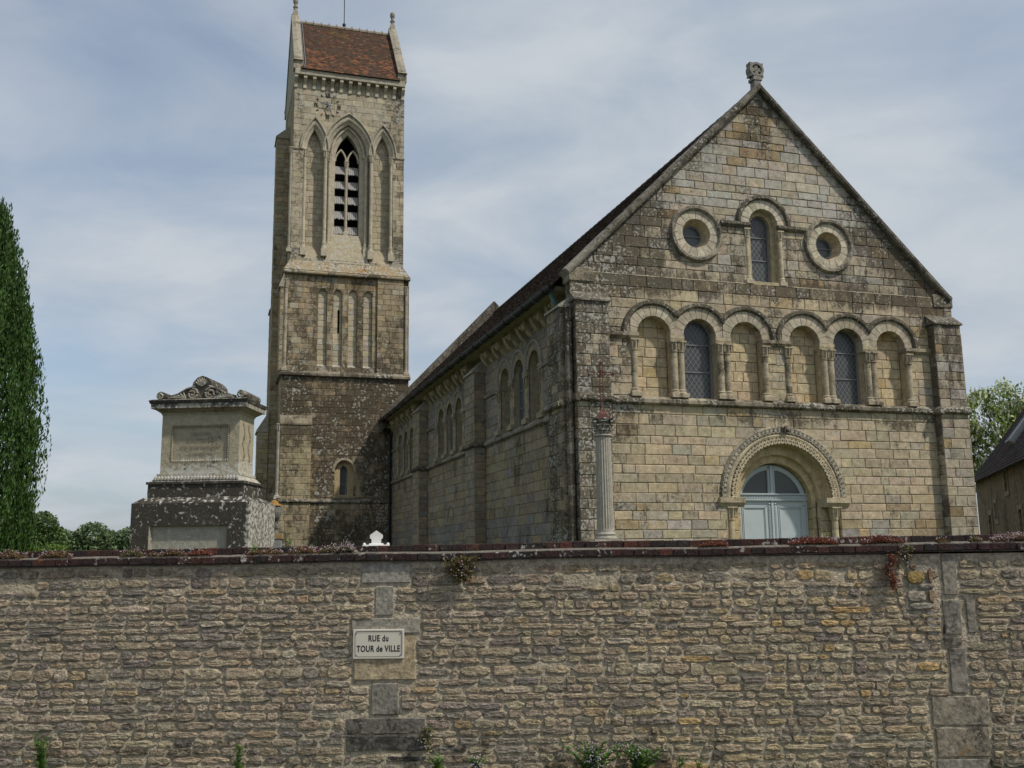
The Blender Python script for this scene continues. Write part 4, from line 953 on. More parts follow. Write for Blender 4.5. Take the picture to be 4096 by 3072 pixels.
for i in range(12):
    a = -2.42+i*.405; rdg.tube([(a, 3.05, 29.42), (a+.38, 3.05, 29.44)], .115, 8, jt((.27, .23, .17), .85, 1.1), (.1, .3, .1)); rdg.lathe(a+.39, 3.05, [(.05, 29.5), (.055, 29.56), (.01, 29.66)], 6, (.26, .23, .18), (.1, .2, 0))
rdg.build('ridge_tiles', TILE, tower)
# gable walls with copings and finials
for s in (-1, 1):
    xo, xi = (s*2.74, s*2.42); a, b = min(xo, xi), max(xo, xi)
    g = MB(); g.add([(a, .22, 24.7), (a, 5.9, 24.7), (a, 5.9, 25.7), (a, 3.05, 29.62), (a, .22, 25.7), (b, .22, 24.7), (b, 5.9, 24.7), (b, 5.9, 25.7), (b, 3.05, 29.62), (b, .22, 25.7)], [(0, 1, 2, 3, 4), (5, 6, 7, 8, 9)]+[(i, (i+1) % 5, 5+(i+1) % 5, 5+i) for i in range(5)], (.34, .31, .24), (.2, .15, 0)); g.build('gable_wall', TOWERST, tower)
    for e in (-1, 1):
        for k in range(5):
            t0, t1 = k/5, (k+1)/5-.004; m = MB()
            def cp(t): return (3.05+e*3.0*(1-t), 25.68+(29.72-25.68)*t)
            (ya, za), (yb, zb) = cp(t0), cp(t1); aa, bb = a-.05, b+.05; cm = (aa+bb)/2
            vs = [(aa, ya, za), (bb, ya, za), (bb, ya, za+.15), (cm, ya, za+.24), (aa, ya, za+.15), (aa, yb, zb), (bb, yb, zb), (bb, yb, zb+.15), (cm, yb, zb+.24), (aa, yb, zb+.15)]
            m.add(vs, [(0, 1, 2, 3, 4), (5, 6, 7, 8, 9)]+[(i, (i+1) % 5, 5+(i+1) % 5, 5+i) for i in range(5)], jt((.30, .27, .21), .88, 1.08), (.34, .2, .02)); m.build('coping_stone', TOWERST, tower)
        MB().box(a-.06, b+.06, 3.05+e*2.83-.22, 3.05+e*2.83+.22, 25.28, 25.72, (.35, .31, .235), (.3, .2, .02), bev=.02).build('kneeler', TOWERST, tower)
        m = MB(); y = 3.05+e*2.95; m.add([(a-.08, y-.2, 25.72), (b+.08, y-.2, 25.72), (b+.08, y+.2, 25.72), (a-.08, y+.2, 25.72), (a+.03, y-.1*e+.06, 25.98), (b-.03, y-.1*e+.06, 25.98), (b-.03, y-.1*e-.06, 25.98), (a+.03, y-.1*e-.06, 25.98)], [(0, 1, 5, 4), (1, 2, 6, 5), (2, 3, 7, 6), (3, 0, 4, 7), (4, 5, 6, 7), (0, 1, 2, 3)], (.36, .32, .25), (.2, .3, 0)); m.build('kneeler_cap', TOWERST, tower)
    fx = (a+b)/2; fm = MB(); fm.box(fx-.12, fx+.12, 2.93, 3.17, 29.6, 30.05, (.36, .32, .25), (.2, .2, 0), bev=.02)
    fm.lathe(fx, 3.05, [(.10, 30.05), (.09, 30.2), (.14, 30.28), (.08, 30.33), (.085, 30.45), (.13, 30.55), (.14, 30.68), (.09, 30.80), (.02, 30.84)], 10, (.27, .25, .2), (.25, .25, 0)); fm.build('finial', TOWERST, tower)
# lightning rod, roof ladder strip
lr = MB(); lr.tube([(-.02, 3.05, 29.5), (-.02, 3.05, 33.6)], .022, 6); lr.lathe(-.02, 3.05, [(.03, 29.55), (.09, 29.62), (.09, 29.72), (.03, 29.78)], 8); lr.build('lightning_rod', ZINC, tower)
ld = MB()
for off in (0, .09): ld.tube([(-2.32+off, TE[0]-.02, TE[1]+.06), (-2.32+off, TR[0]-.12, TR[1]-.06)], .014, 5, (.3, .28, .25))
for i in range(18): t = i/17.; ld.tube([(-2.32, TE[0]+(TR[0]-TE[0])*t*.96, TE[1]+.06+(TR[1]-TE[1])*t*.96), (-2.23, TE[0]+(TR[0]-TE[0])*t*.96, TE[1]+.06+(TR[1]-TE[1])*t*.96)], .01, 4)
ld.build('roof_ladder', GREYST, tower)
# clock
CKX, CKZ = -1.10, 23.62; cf_ = tf(BY)
hub = MB(); p = cf_.p(CKX, CKZ, .0)
hub.tube([cf_.p(CKX, CKZ, 0), cf_.p(CKX, CKZ, .16)], .045, 10); clock = hub.build('clock', STEEL, tower)
def bar(mb, u0, v0, u1, v1, w0, w1, d, th=.02):
    L = math.hypot(u1-u0, v1-v0); nx, ny = (v1-v0)/L, -(u1-u0)/L
    q = [(u0-nx*w0, v0-ny*w0), (u0+nx*w0, v0+ny*w0), (u1+nx*w1, v1+ny*w1), (u1-nx*w1, v1-ny*w1)]
    mb.add([cf_.p(*c, d) for c in q]+[cf_.p(*c, d+th) for c in q], [(0, 1, 2, 3), (4, 5, 6, 7)]+[(i, (i+1) % 4, 4+(i+1) % 4, 4+i) for i in range(4)])
CR = .56
def numeral(u, v, txt):
    m = MB(); h = .105; adv = {'I': .062, 'X': .12, 'V': .12}; tot = sum(adv[c] for c in txt); x = u-tot/2
    for c in txt:
        w = adv[c]; xc = x+w/2
        if c == 'I': bar(m, xc, v-h, xc, v+h, .017, .017, .008)
        if c == 'X': bar(m, xc-.045, v+h, xc+.045, v-h, .019, .019, .008); bar(m, xc-.045, v-h, xc+.045, v+h, .008, .008, .008)
        if c == 'V': bar(m, xc-.045, v+h, xc, v-h, .019, .019, .008); bar(m, xc+.045, v+h, xc, v-h, .008, .008, .008)
        x += w
    m.build('numeral', BLACK, clock)
numeral(CKX, CKZ+CR, 'XII'); numeral(CKX+CR, CKZ, 'III'); numeral(CKX, CKZ-CR, 'VI'); numeral(CKX-CR, CKZ, 'IX')
for h in (1, 2, 4, 5, 7, 8, 10, 11):
    a = PI/2-h*PI/6; m = MB(); bar(m, CKX+(CR-.05)*math.cos(a), CKZ+(CR-.05)*math.sin(a), CKX+(CR+.065)*math.cos(a), CKZ+(CR+.065)*math.sin(a), .024, .024, .008); m.build('hour_mark', BLACK, clock)
for ang, ln, w in ((PI/2-PI/6*9.37, .42, .045), (PI/2-PI/30*26.3, .62, .04)):
    m = MB(); c, s_ = math.cos(ang), math.sin(ang); d = .11 if ln < .5 else .14
    bar(m, CKX-.17*c, CKZ-.17*s_, CKX, CKZ, .045, .02, d, .012); bar(m, CKX, CKZ, CKX+ln*.5*c, CKZ+ln*.5*s_, .02, w, d, .012); bar(m, CKX+ln*.5*c, CKZ+ln*.5*s_, CKX+ln*c, CKZ+ln*s_, w, .004, d, .012); m.build('hand', STEEL, clock)
# left flank (towards the yard): walls, stepped buttress
LF = Frame((-2.97, 0, 0), (0, 1, 0), (-1, 0, 0)); LU = Frame((-2.72, BY, 0), (0, 1, 0), (-1, 0, 0)); sh = lambda u, v: (.30, .1, .02)
ashlar('tower', LF, 0, 5.9, GR, 15.0, TPAL_M, sh, h=(.27, .33), w=(.4, .7)); ashlar('tower', LU, 0, 5.6, 15.5, 25.2, TPAL_M, sh, h=(.3, .36), w=(.45, .8))
RF = Frame((2.98, 0, 0), (0, 1, 0), (1, 0, 0)); ashlar('tower', RF, 0, 5.9, 8.5, 15.0, TPAL_M, sh, h=(.3, .36), w=(.5, .9)); ashlar('tower', Frame((2.73, BY, 0), (0, 1, 0), (1, 0, 0)), 0, 5.6, 15.5, 25.2, TPAL_M, sh, h=(.3, .36), w=(.5, .9))
tstring(LF, 0, 5.9, 9.98, .26, .14); tstring(LF, 0, 5.9, 14.9, .2, .1); tstring(LF, 0, 5.9, 4.12, .16, .09)
def sidebut(y0, y1, x, z0, z1, ztop, xin, fr_t=(.31, .28, .22)):
    f = Frame((x, y0, 0), (0, 1, 0), (-1, 0, 0)); g = Frame((x, y0, 0), (1, 0, 0), (0, -1, 0))
    ashlar('tower', f, 0, y1-y0, z0, z1, TPAL_M, sh, w=(.35, .6)); ashlar('tower', g, 0, xin-x, z0, z1, TPAL_M, lambda u, v: (.3, .15, 0), w=(.3, .5))
    m = MB(); m.add([(x-.06, y0-.05, z1), (x-.06, y1+.05, z1), (x-.06, y1+.05, z1+.08), (x-.06, y0-.05, z1+.08), (xin, y0-.05, ztop), (xin, y1+.05, ztop), (xin, y0-.05, z1), (xin, y1+.05, z1)], [(0, 1, 2, 3), (3, 2, 5, 4), (0, 3, 4, 6), (1, 2, 5, 7), (0, 1, 7, 6)], fr_t, (.3, .3, .02)); m.build('weathering_stone', TOWERST, tower)
sidebut(2.4, 3.6, -3.36, GR, 22.6, 23.3, -2.72); sidebut(2.3, 3.7, -3.86, GR, 7.6, 8.6, -3.36)
sidebut(.0, .9, -3.14, 10.2, 14.2, 14.9, -2.97); sidebut(5.0, 5.9, -3.3, GR, 14.2, 14.9, -2.97)
colonnette(tower, TOWERST, -3.03, -.13, 4.3, 4.5, 7.4, 7.7, .09, (.38, .345, .275), (.12, .2, 0), .12, 10)
colonnette(tower, TOWERST, -2.78, .33, 16.0, 16.3, 21.0, 21.3, .08, (.36, .325, .25), (.15, .15, 0), .11, 10)
flush_blocks('tower', tower, TOWERST, 'stone_block', 'stone_blocks')
# ------------------------------------------------------------------ roadside wall
wall = thing('boundary_wall', 'long rubble stone wall with two rows of dark brick coping, street plaque on it', 'wall', (0, WALL_Y, STREET), (0, 0, WALL_ROT))
def wp(sx, sy, d=0.):
    """photo pixel -> (x, z) on the wall's face, in the wall's own axes"""
    r = cR*((sx-2048)/F_PX)+cU*((1536-sy)/F_PX)+cF; n = Vector((-math.sin(WALL_ROT), math.cos(WALL_ROT), 0)); o = Vector((0, WALL_Y-d, 0))
    t = (o.dot(n))/(r.dot(n)); P = Vector((0, 0, EYE))+r*t
    ux = Vector((math.cos(WALL_ROT), math.sin(WALL_ROT), 0)); return ((P-Vector((0, WALL_Y, 0))).dot(ux), P.z-STREET)
Z1p = lambda a, b: (a*.6329, 2130+b*.6329)
Z2p = lambda a, b: (1300+a*.6329, 2130+b*.6329)
Z3p = lambda a, b: (2700+a*.6311, 2130+b*.6311)
def rect(zf, a, b, c, d): x0, z1 = wp(*zf(a, b)); x1, z0 = wp(*zf(c, d)); return (x0, x1, z0, z1)
TOPZ = 1.815
core = MB(); nx, nz = 220, 40; X0, X1 = -8.6, 8.6; vs = []
for i in range(nx+1):
    for k in range(nz+1):
        x = X0+(X1-X0)*i/nx; z = -.1+(TOPZ+.1)*k/nz; n = mnoise.noise((x*3, 5, z*5))*.010+mnoise.noise((x*14, 2, z*20))*.006
        vs.append((x, -.004-n, z))
def wall_mask(x, z): return (.06+.22*(1-sm(z, .1, .7))+.20*sm(z, 1.62, 1.8)*(1-sm(x, 0.2, 2.2)), .05, .05)
core.add(vs, [(i*(nz+1)+k, (i+1)*(nz+1)+k, (i+1)*(nz+1)+k+1, i*(nz+1)+k+1) for i in range(nx) for k in range(nz)], (.455, .39, .285), [wall_mask(v[0], v[2]) for v in vs])
core.box(X0, X1, .035, .40, -.1, TOPZ, (.25, .22, .17))
core.build('mortar_core', RUBBLE, wall)
# dressed blocks of the two old piers
dress = []
GRS, TAN, DKS = (.25, .235, .20), (.36, .29, .185), (.14, .125, .105)
for zf, q, t, mk in ((Z2p, (230, 190, 545, 322), (.29, .27, .225), (.25, .1, 0)), (Z2p, (315, 335, 440, 528), (.27, .25, .205), (.15, .05, 0)), (Z2p, (165, 537, 605, 640), (.28, .255, .205), (.2, .15, .05)), (Z2p, (182, 648, 578, 934), TAN, (0, 0, .1)), (Z2p, (290, 948, 470, 1155), (.225, .205, .17), (.38, .1, 0)), (Z2p, (132, 1168, 640, 1275), (.17, .155, .13), (.42, .1, .05)), (Z2p, (132, 1280, 645, 1385), (.15, .14, .12), (.48, .1, .05)),
                     (Z3p, (1672, 128, 1800, 400), (.25, .225, .18), (.34, .15, 0)), (Z3p, (1682, 420, 1826, 650), (.24, .22, .18), (.36, .15, 0)), (Z3p, (1580, 492, 1678, 655), (.26, .245, .21), (.2, .1, .05)), (Z3p, (1830, 412, 1920, 640), (.23, .205, .165), (.4, .1, 0)), (Z3p, (1692, 660, 1822, 720), (.24, .215, .175), (.36, .1, 0)), (Z3p, (1722, 726, 1866, 1022), (.245, .22, .18), (.36, .15, 0)), (Z3p, (1612, 1030, 2000, 1225), (.27, .235, .175), (.36, .2, .15)), (Z3p, (1640, 1230, 2008, 1425), (.25, .215, .16), (.42, .2, .15)), (Z3p, (1650, 1430, 1990, 1520), (.22, .20, .165), (.35, .1, .05))):
    x0, x1, z0, z1 = rect(zf, *q); dress.append((x0, x1, z0, z1)); m = MB(); nxx = max(3, int((x1-x0)/.05)); nzz = max(3, int((z1-z0)/.05)); vs = []; g = random.random()*50
    for i in range(nxx+1):
        for k in range(nzz+1):
            e = min(i, nxx-i, k, nzz-k); x = x0+(x1-x0)*i/nxx; z = z0+(z1-z0)*k/nzz
            if i == 1: x = x0+.014
            if i == nxx-1: x = x1-.014
            if k == 1: z = z0+.014
            if k == nzz-1: z = z1-.014
            if e == 0: x += mnoise.noise((x*9, g, z*9))*.034; z += mnoise.noise((x*9, g+7, z*9))*.034
            y = (.014 if e == 0 else -.018+mnoise.noise((x*7, g, z*7))*.010); vs.append((x, y, z))
    m.add(vs, [(i*(nzz+1)+k, (i+1)*(nzz+1)+k, (i+1)*(nzz+1)+k+1, i*(nzz+1)+k+1) for i in range(nxx) for k in range(nzz)], t, mk); m.build('dressed_stone', DRESSED, wall)
# rubble stones, course by course
patch = rect(Z3p, 1440, 165, 1665, 480)
def hits(x0, x1, z0, z1): return [r for r in dress+[patch] if x0 < r[1]+.004 and x1 > r[0]-.004 and z0 < r[3]-.008 and z1 > r[2]+.008]
WPAL = [((0.356, 0.288, 0.194), 6), ((0.322, 0.266, 0.186), 6), ((0.390, 0.316, 0.209), 4), ((0.282, 0.243, 0.186), 4), ((0.418, 0.350, 0.249), 2), ((0.384, 0.288, 0.169), .5), ((0.237, 0.203, 0.164), 2)]
WPAL_G = [((0.424, 0.333, 0.203), 5), ((0.390, 0.316, 0.209), 5), ((0.441, 0.311, 0.147), 1.0), ((0.452, 0.373, 0.249), 3), ((0.339, 0.282, 0.203), 3)]
STONES = []
def rubble(xc, zc, w, h, tint, proud=None, tilt=0.):
    mb = MB(); g = random.random()*99; nu = 12; pr = proud or random.uniform(.014, .026)
    ex = random.choice((2.6, 3.5, 5.0, 7.0)); rings = [(1.0, .018), (.975, -pr*.62), (.86, -pr*1.0), (.45, -pr*1.06)]
    vs = []; bm = (random.uniform(-.18, .22), random.uniform(-.22, .16), random.uniform(-.2, .12))
    ct, st_ = math.cos(tilt), math.sin(tilt); JX = [(random.uniform(-.035, .035), random.uniform(-.08, .08)) for _ in range(nu)]
    for q, (s, y) in enumerate(rings):
        for k in range(nu):
            a = 2*PI*(k+.5)/nu; c, sn = math.cos(a), math.sin(a); r = (abs(c)**ex+abs(sn)**ex)**(-1/ex)
            wob = 1+mnoise.noise((c*1.6+g, sn*1.6, g))*.12+mnoise.noise((c*4+g, sn*4, 3.))*.08
            x = c*r*s*wob*w/2; z = sn*r*s*(1+mnoise.noise((c*1.3, sn*1.3+g, 9.))*.20+mnoise.noise((c*5+g, sn*5, 1.))*.14)*h/2
            if q < 2: jx, jz = JX[k]; x += jx*w; z += jz*h
            yy = y+(mnoise.noise((x*14+g, z*26, q))*.007+random.uniform(-.002, .002) if q else 0)
            vs.append((xc+x*ct-z*st_, yy, zc+x*st_+z*ct))
    vs.append((xc, -pr*1.04+mnoise.noise((g, 1, 1))*.006, zc))
    fs = []
    for q in range(3):
        for k in range(nu): j = (k+1) % nu; fs.append((q*nu+k, q*nu+j, (q+1)*nu+j, (q+1)*nu+k))
    fs += [(3*nu+k, 3*nu+(k+1) % nu, 4*nu) for k in range(nu)]
    m = wall_mask(xc, zc); mb.add(vs, fs, tint, (m[0]+bm[0], m[1]+bm[1], m[2]+bm[2])); STONES.append((mb, xc, zc, w*h))
rows = []; z = TOPZ-.045
hs = [.085, .10, .062, .075, .08, .062, .055, .058, .062, .074, .088, .062, .115, .068, .066, .062, .072, .076, .082, .068, .07, .072, .074, .085, .082, .09, .085]
for h in hs: rows.append((z-h/2, h)); z -= h
for ri, (zc, h) in enumerate(rows):
    x = X0+random.uniform(0, .15)
    while x < X1:
        w = random.uniform(.10, .24)*random.choice((.6, .85, 1, 1, 1.3, 1.6))
        gapx = random.uniform(.006, .022); zz_ = zc+.016*mnoise.noise((x*.7, ri*.05, 4.))+random.uniform(-.004, .004)
        a, b = x, x+w
        H = hits(a, b, zz_-h/2, zz_+h/2)
        if H:
            r = H[0]
            if a < r[0]-.05: b = r[0]-.008; w = b-a
            else: x = r[1]+.006; continue
        if w > .035 and not (ri < 2 and random.random() < .06):
            hh = h*random.choice((random.uniform(.55, .75), random.uniform(.72, .92), random.uniform(.78, .98)))
            warm = sm(x, -.2, 1.2)*(1-sm(x, 3.4, 4.4))*.6
            t = pick(WPAL_G if random.random() < warm else WPAL)
            k = 1-sm(x, -1.0, 1.0); t = (t[0], t[1], t[2]*(1+.04*k))
            if ri < 2: t = tuple(c*.9 for c in t)
            rubble((a+b)/2, zz_, w-gapx, hh, t, None if ri > 1 else random.uniform(.013, .020), random.uniform(-.018, .018))
        x = b
for q, t in (((1460, 245, 1578, 322), (.36, .26, .10)), ((1462, 372, 1590, 432), (.33, .29, .22)), ((1480, 200, 1530, 232), (.26, .18, .12)), ((1595, 225, 1625, 320), (.30, .19, .12)), ((1540, 325, 1640, 355), (.30, .27, .21)), ((1600, 365, 1645, 440), (.30, .22, .14)), ((1480, 445, 1640, 482), (.31, .28, .22))):
    x0, x1, z0, z1 = rect(Z3p, *q); rubble((x0+x1)/2, (z0+z1)/2, x1-x0, z1-z0, t, .036)
pm_ = MB(); x0, x1, z0, z1 = patch; vs = []; 
for i in range(9):
    for k in range(9):
        e = min(i, k, 8-i, 8-k); x = x0+(x1-x0)*i/8; zq = z0+(z1-z0)*k/8
        if e == 0: x += mnoise.noise((x*12, 3, zq*12))*.09; zq += mnoise.noise((x*12, 8, zq*12))*.09
        vs.append((x, .02 if e == 0 else -.014+mnoise.noise((x*15, 1, zq*15))*.008, zq))
pm_.add(vs, [(i*9+k, (i+1)*9+k, (i+1)*9+k+1, i*9+k+1) for i in range(8) for k in range(8)], (.36, .33, .26), (0, .05, 0)); pm_.build('repair_mortar', RUBBLE, wall)
STONES.sort(key=lambda s: -(s[3] if abs(s[1]) < 4.5 and s[2] > .05 else 0))
rest = MB()
for i, s in enumerate(STONES):
    if i < 300: s[0].build('stone', RUBBLE, wall, smooth=False)
    else: rest.join(s[0])
rest.build('small_stones', RUBBLE, wall, kind='stuff')
# brick coping: header course, bed joint, set-back upper course
BPAL = [((.050, .030, .027), 6), ((.040, .027, .025), 5), ((.065, .034, .028), 3), ((.038, .032, .030), 3)]
BPAL_R = [((.10, .042, .032), 3), ((.075, .037, .03), 3)]
def slope(x): return .0045*x
for row, (z0, h, y0, y1, w0) in enumerate(((1.822, .060, -.058, .20, .115), (1.898, .060, .035, .36, .118))):
    x = X0
    while x < X1:
        w = w0*random.uniform(.9, 1.1); m = MB(); red = (row == 1 and (.35 < x < 1.35 or 1.55 < x < 3.2) and random.random() < .4) or random.random() < .04
        R = Matrix.Rotation(random.uniform(-.02, .02), 3, 'Y'); dz = slope(x)+mnoise.noise((x*.9, row, 0))*.010+random.uniform(-.003, .003); dy = random.uniform(-.008, .006)
        m.box(-w/2+.0025, w/2-.0025, y0+dy, y1, -h/2, h/2, pick(BPAL_R if red else BPAL), (random.uniform(.0, .4), random.uniform(-.05, .42), random.uniform(-.2, .18)), R=R, bev=.006)
        m.v = [(a+x+w/2, b+mnoise.noise((a*60+x, b*9, c*60))*.002, c+z0+h/2+dz) for a, b, c in m.v]; m.build('brick', BRICK, wall); x += w
bj = MB(); n = 160; vs = []
for i in range(n+1):
    x = X0+(X1-X0)*i/n
    for k, (y, z) in enumerate(((-.045, 1.880), (-.035, 1.888), (.035, 1.899), (.40, 1.902), (.40, 1.79), (-.02, 1.81))):
        vs.append((x, y+mnoise.noise((x*12, k, 0))*.012, z+slope(x)+mnoise.noise((x*.9, 0, 0))*.010+mnoise.noise((x*9, k, 2))*.003))
bj.add(vs, [(i*6+k, (i+1)*6+k, (i+1)*6+(k+1) % 6, i*6+(k+1) % 6) for i in range(n) for k in range(6)], (.16, .145, .12), (.3, .2, .0)); bj.build('bed_mortar', BRICK, wall)
# ------------------------------------------------------------------ street plaque
x0, x1, z0, z1 = rect(lambda a, b: (1350+a*.18084, 2450+b*.18084), 360, 370, 1480, 1012)
PX, PZ, PW, PH = (x0+x1)/2, (z0+z1)/2, x1-x0, z1-z0
ux = Vector((math.cos(WALL_ROT), math.sin(WALL_ROT), 0)); un = Vector((math.sin(WALL_ROT), -math.cos(WALL_ROT), 0))
sign = thing('street_plaque', 'cream enamel street plaque reading RUE du TOUR de VILLE fixed to the rubble wall', 'street sign', Vector((0, WALL_Y, STREET))+ux*PX+un*.020+Vector((0, 0, PZ)), (0, 0, WALL_ROT))
def rrect(w, h, r, n=6): return [(cx*(w/2-r)+r*math.cos(a), cz*(h/2-r)+r*math.sin(a)) for cx, cz, a0 in ((1, 1, 0), (-1, 1, PI/2), (-1, -1, PI), (1, -1, 1.5*PI)) for a in [a0+PI/2*k/n for k in range(n+1)]]
SG = Frame((0, 0, 0), (1, 0, 0), (0, -1, 0))
pl = MB(); P = rrect(PW, PH, .006, 2); Q = rrect(PW-.03, PH-.03, .012, 2); Rr_ = rrect(PW-.045, PH-.045, .012, 2); n = len(P)
lay = [(P, 0), (P, .012), (rrect(PW-.008, PH-.008, .008, 2), .016), (Q, .016), (Rr_, .013)]
for (A, d0), (B_, d1) in zip(lay, lay[1:]): pl.add([SG.p(*p, d0) for p in A]+[SG.p(*p, d1) for p in B_], [(i, (i+1) % n, n+(i+1) % n, n+i) for i in range(n)])
pl.add([SG.p(*p, .013) for p in Rr_], [tuple(range(n))]); pl.build('plate', ENAMEL, sign)
A, B_ = rrect(PW-.036, PH-.036, .03), rrect(PW-.044, PH-.044, .027); n = len(A); bd = MB(); bd.add([SG.p(*p, .0172) for p in A]+[SG.p(*p, .0172) for p in B_], [(i, (i+1) % n, n+(i+1) % n, n+i) for i in range(n)]); bd.build('border_line', BLACK, sign)
def text_mesh(name, txt, size, xs, parent, mat, loc, rot=(PI/2, 0, 0), off=0., extr=.0005, spacing=1.0):
    cu = bpy.data.curves.new(name, 'FONT'); cu.body = txt; cu.size = size; cu.align_x = 'CENTER'; cu.align_y = 'CENTER'; cu.extrude = extr; cu.offset = off; cu.space_character = spacing
    t = bpy.data.objects.new(name, cu); COL.objects.link(t); bpy.context.view_layer.update()
    me = bpy.data.meshes.new_from_object(t.evaluated_get(bpy.context.evaluated_depsgraph_get())); bpy.data.objects.remove(t)
    o = bpy.data.objects.new(name, me); COL.objects.link(o); me.materials.clear(); me.materials.append(mat)
    o.parent = parent; o.location = loc; o.rotation_euler = rot; o.scale = (xs, 1, 1); return o
text_mesh('lettering', 'RUE du', .074, .72, sign, BLACK, (0, -.0142, .047), off=.0016, spacing=1.12)
text_mesh('lettering', 'TOUR de VILLE', .074, .72, sign, BLACK, (0, -.0142, -.042), off=.0016, spacing=1.10)
for a in (-1, 1):
    for b in (-1, 1):
        s_ = MB(); s_.tube([SG.p(a*(PW/2-.028), b*(PH/2-.032), .012), SG.p(a*(PW/2-.028), b*(PH/2-.032), .019)], .0075, 10); s_.build('screw', LEAD, sign)
# ------------------------------------------------------------------ churchyard monuments
def monument():
    T = thing('tomb_monument', 'tall stepped stone tomb with lichen-blackened base, inscribed die and scrolled pediment', 'tomb', (-3.93, 12.0, YARD), (0, 0, -.075))
    def tier(mb, w0, d0, z0, w1, d1, z1, t, m):
        D = .50; d0 -= .45; d1 -= .45   # all tiers share this centre line, back from the front plane
        vs = [(s*w/2, D+e*d/2, z) for w, d, z in ((w0, d0, z0), (w1, d1, z1)) for s, e in ((-1, -1), (1, -1), (1, 1), (-1, 1))]
        mb.add(vs, [(0, 1, 2, 3), (4, 5, 6, 7)]+[(i, (i+1) % 4, 4+(i+1) % 4, 4+i) for i in range(4)], t, m)
    GD = (.21, .185, .145); BLK = (.66, .3, .02); Z = YARD
    def framed(mb, w, d, z0, z1, panel, t, m, t2, m2, dep):
        """box whose front face carries a sunk panel"""
        D = .50; d -= .45; y = D-d/2; a, b, c, e = panel
        F = Frame((0, y, 0), (1, 0, 0), (0, -1, 0)); out = [(-w/2, z0), (w/2, z0), (w/2, z1), (-w/2, z1)]; hole = [(a, c), (b, c), (b, e), (a, e)]
        nsub = 10
        for P in subtract(out, hole):
            xs_ = [p[0] for p in P]; zs = [p[1] for p in P]
            for i in range(nsub):
                for k in range(4):
                    q = inter([(min(xs_)+(max(xs_)-min(xs_))*i/nsub, min(zs)+(max(zs)-min(zs))*k/4), (min(xs_)+(max(xs_)-min(xs_))*(i+1)/nsub, min(zs)+(max(zs)-min(zs))*k/4), (min(xs_)+(max(xs_)-min(xs_))*(i+1)/nsub, min(zs)+(max(zs)-min(zs))*(k+1)/4), (min(xs_)+(max(xs_)-min(xs_))*i/nsub, min(zs)+(max(zs)-min(zs))*(k+1)/4)], P)
                    if len(q) > 2: mb.add([F.p(*p) for p in q], [tuple(range(len(q)))], t, [m(p[0], p[1]) if callable(m) else m for p in q])
        mm = m if not callable(m) else m(0, (z0+z1)/2)
        mb.add([(-w/2, y, z0), (-w/2, y+d, z0), (-w/2, y+d, z1), (-w/2, y, z1)], [(0, 1, 2, 3)], t, [m(-w/2, z) if callable(m) else m for z in (z0, z0, z1, z1)])
        for k in range(4):
            za, zb = z0+(z1-z0)*k/4, z0+(z1-z0)*(k+1)/4; mb.add([(w/2, y, za), (w/2, y+d, za), (w/2, y+d, zb), (w/2, y, zb)], [(0, 1, 2, 3)], t, [m(w/2, z) if callable(m) else m for z in (za, za, zb, zb)])
        mb.add([(-w/2, y+d, z0), (w/2, y+d, z0), (w/2, y+d, z1), (-w/2, y+d, z1)], [(0, 1, 2, 3)], t, mm)
        ins = [(a+.02, c+.02), (b-.02, c+.02), (b-.02, e-.02), (a+.02, e-.02)]
        for i in range(4): j = (i+1) % 4; mb.add([F.p(*hole[i]), F.p(*hole[j]), F.p(*ins[j], -dep), F.p(*ins[i], -dep)], [(0, 1, 2, 3)], tuple(x*.85 for x in t2), (.3, .2, 0))
        pn = MB()
        for k in range(4):
            za, zb = ins[0][1]+(ins[2][1]-ins[0][1])*k/4, ins[0][1]+(ins[2][1]-ins[0][1])*(k+1)/4
            pn.add([F.p(ins[0][0], za, -dep), F.p(ins[1][0], za, -dep), F.p(ins[1][0], zb, -dep), F.p(ins[0][0], zb, -dep)], [(0, 1, 2, 3)], t2, [m2(0, z) if callable(m2) else m2 for z in (za, za, zb, zb)])
        return pn
    pm = MB(); tier(pm, 1.62, 1.62, -.1, 1.62, 1.62, .35, GD, BLK)
    pn = framed(pm, 1.47, 1.45, .3, 1.725, (-.50, .47, .55, 1.46), GD, lambda x, z: (.66, .27, .02) if x < .7 else (.40, .50, .0), (.33, .31, .25), (.12, .22, .03), .06)
    tier(pm, 1.47, 1.45, 1.725, 1.27, 1.25, 1.80, (.2, .18, .14), (.68, .36, .03))
    po = pm.build('plinth', TOMB, T); pn.build('sunk_panel', TOMB, po)
    text_mesh('lettering', '1796', .07, .9, po, GREYST, (-.02, .72-.725+.062, 1.02))
    s2 = MB(); tier(s2, 1.21, 1.19, 1.80, 1.20, 1.18, 1.985, GD, (.68, .28, .02)); tier(s2, 1.24, 1.22, 1.965, 1.24, 1.22, 1.995, GD, (.6, .2, 0)); s2.build('upper_step', TOMB, T)
    mo = MB(); tier(mo, 1.20, 1.18, 1.99, 1.04, 1.02, 2.07, (.33, .30, .23), (.34, .5, 0)); tier(mo, 1.06, 1.04, 2.07, 1.06, 1.04, 2.10, (.33, .3, .23), (.2, .55, 0))
    for i in range(26): mo.lathe(-.52+i*.0416, .72-.565, [(.004, 2.0), (.02, 2.02), (.02, 2.05), (.004, 2.07)], 6, (.36, .34, .27), (.25, .5, 0))
    mo.build('leaf_moulding', TOMB, T)
    die = MB()
    dm = lambda x, z: (.22+.12*(1-sm(z, 2.1, 2.6)), .02+.62*(1-sm(z, 2.12, 2.36)), .0) if x < .45 else (.16, .1+.6*(1-sm(z, 2.1, 2.5)), 0)
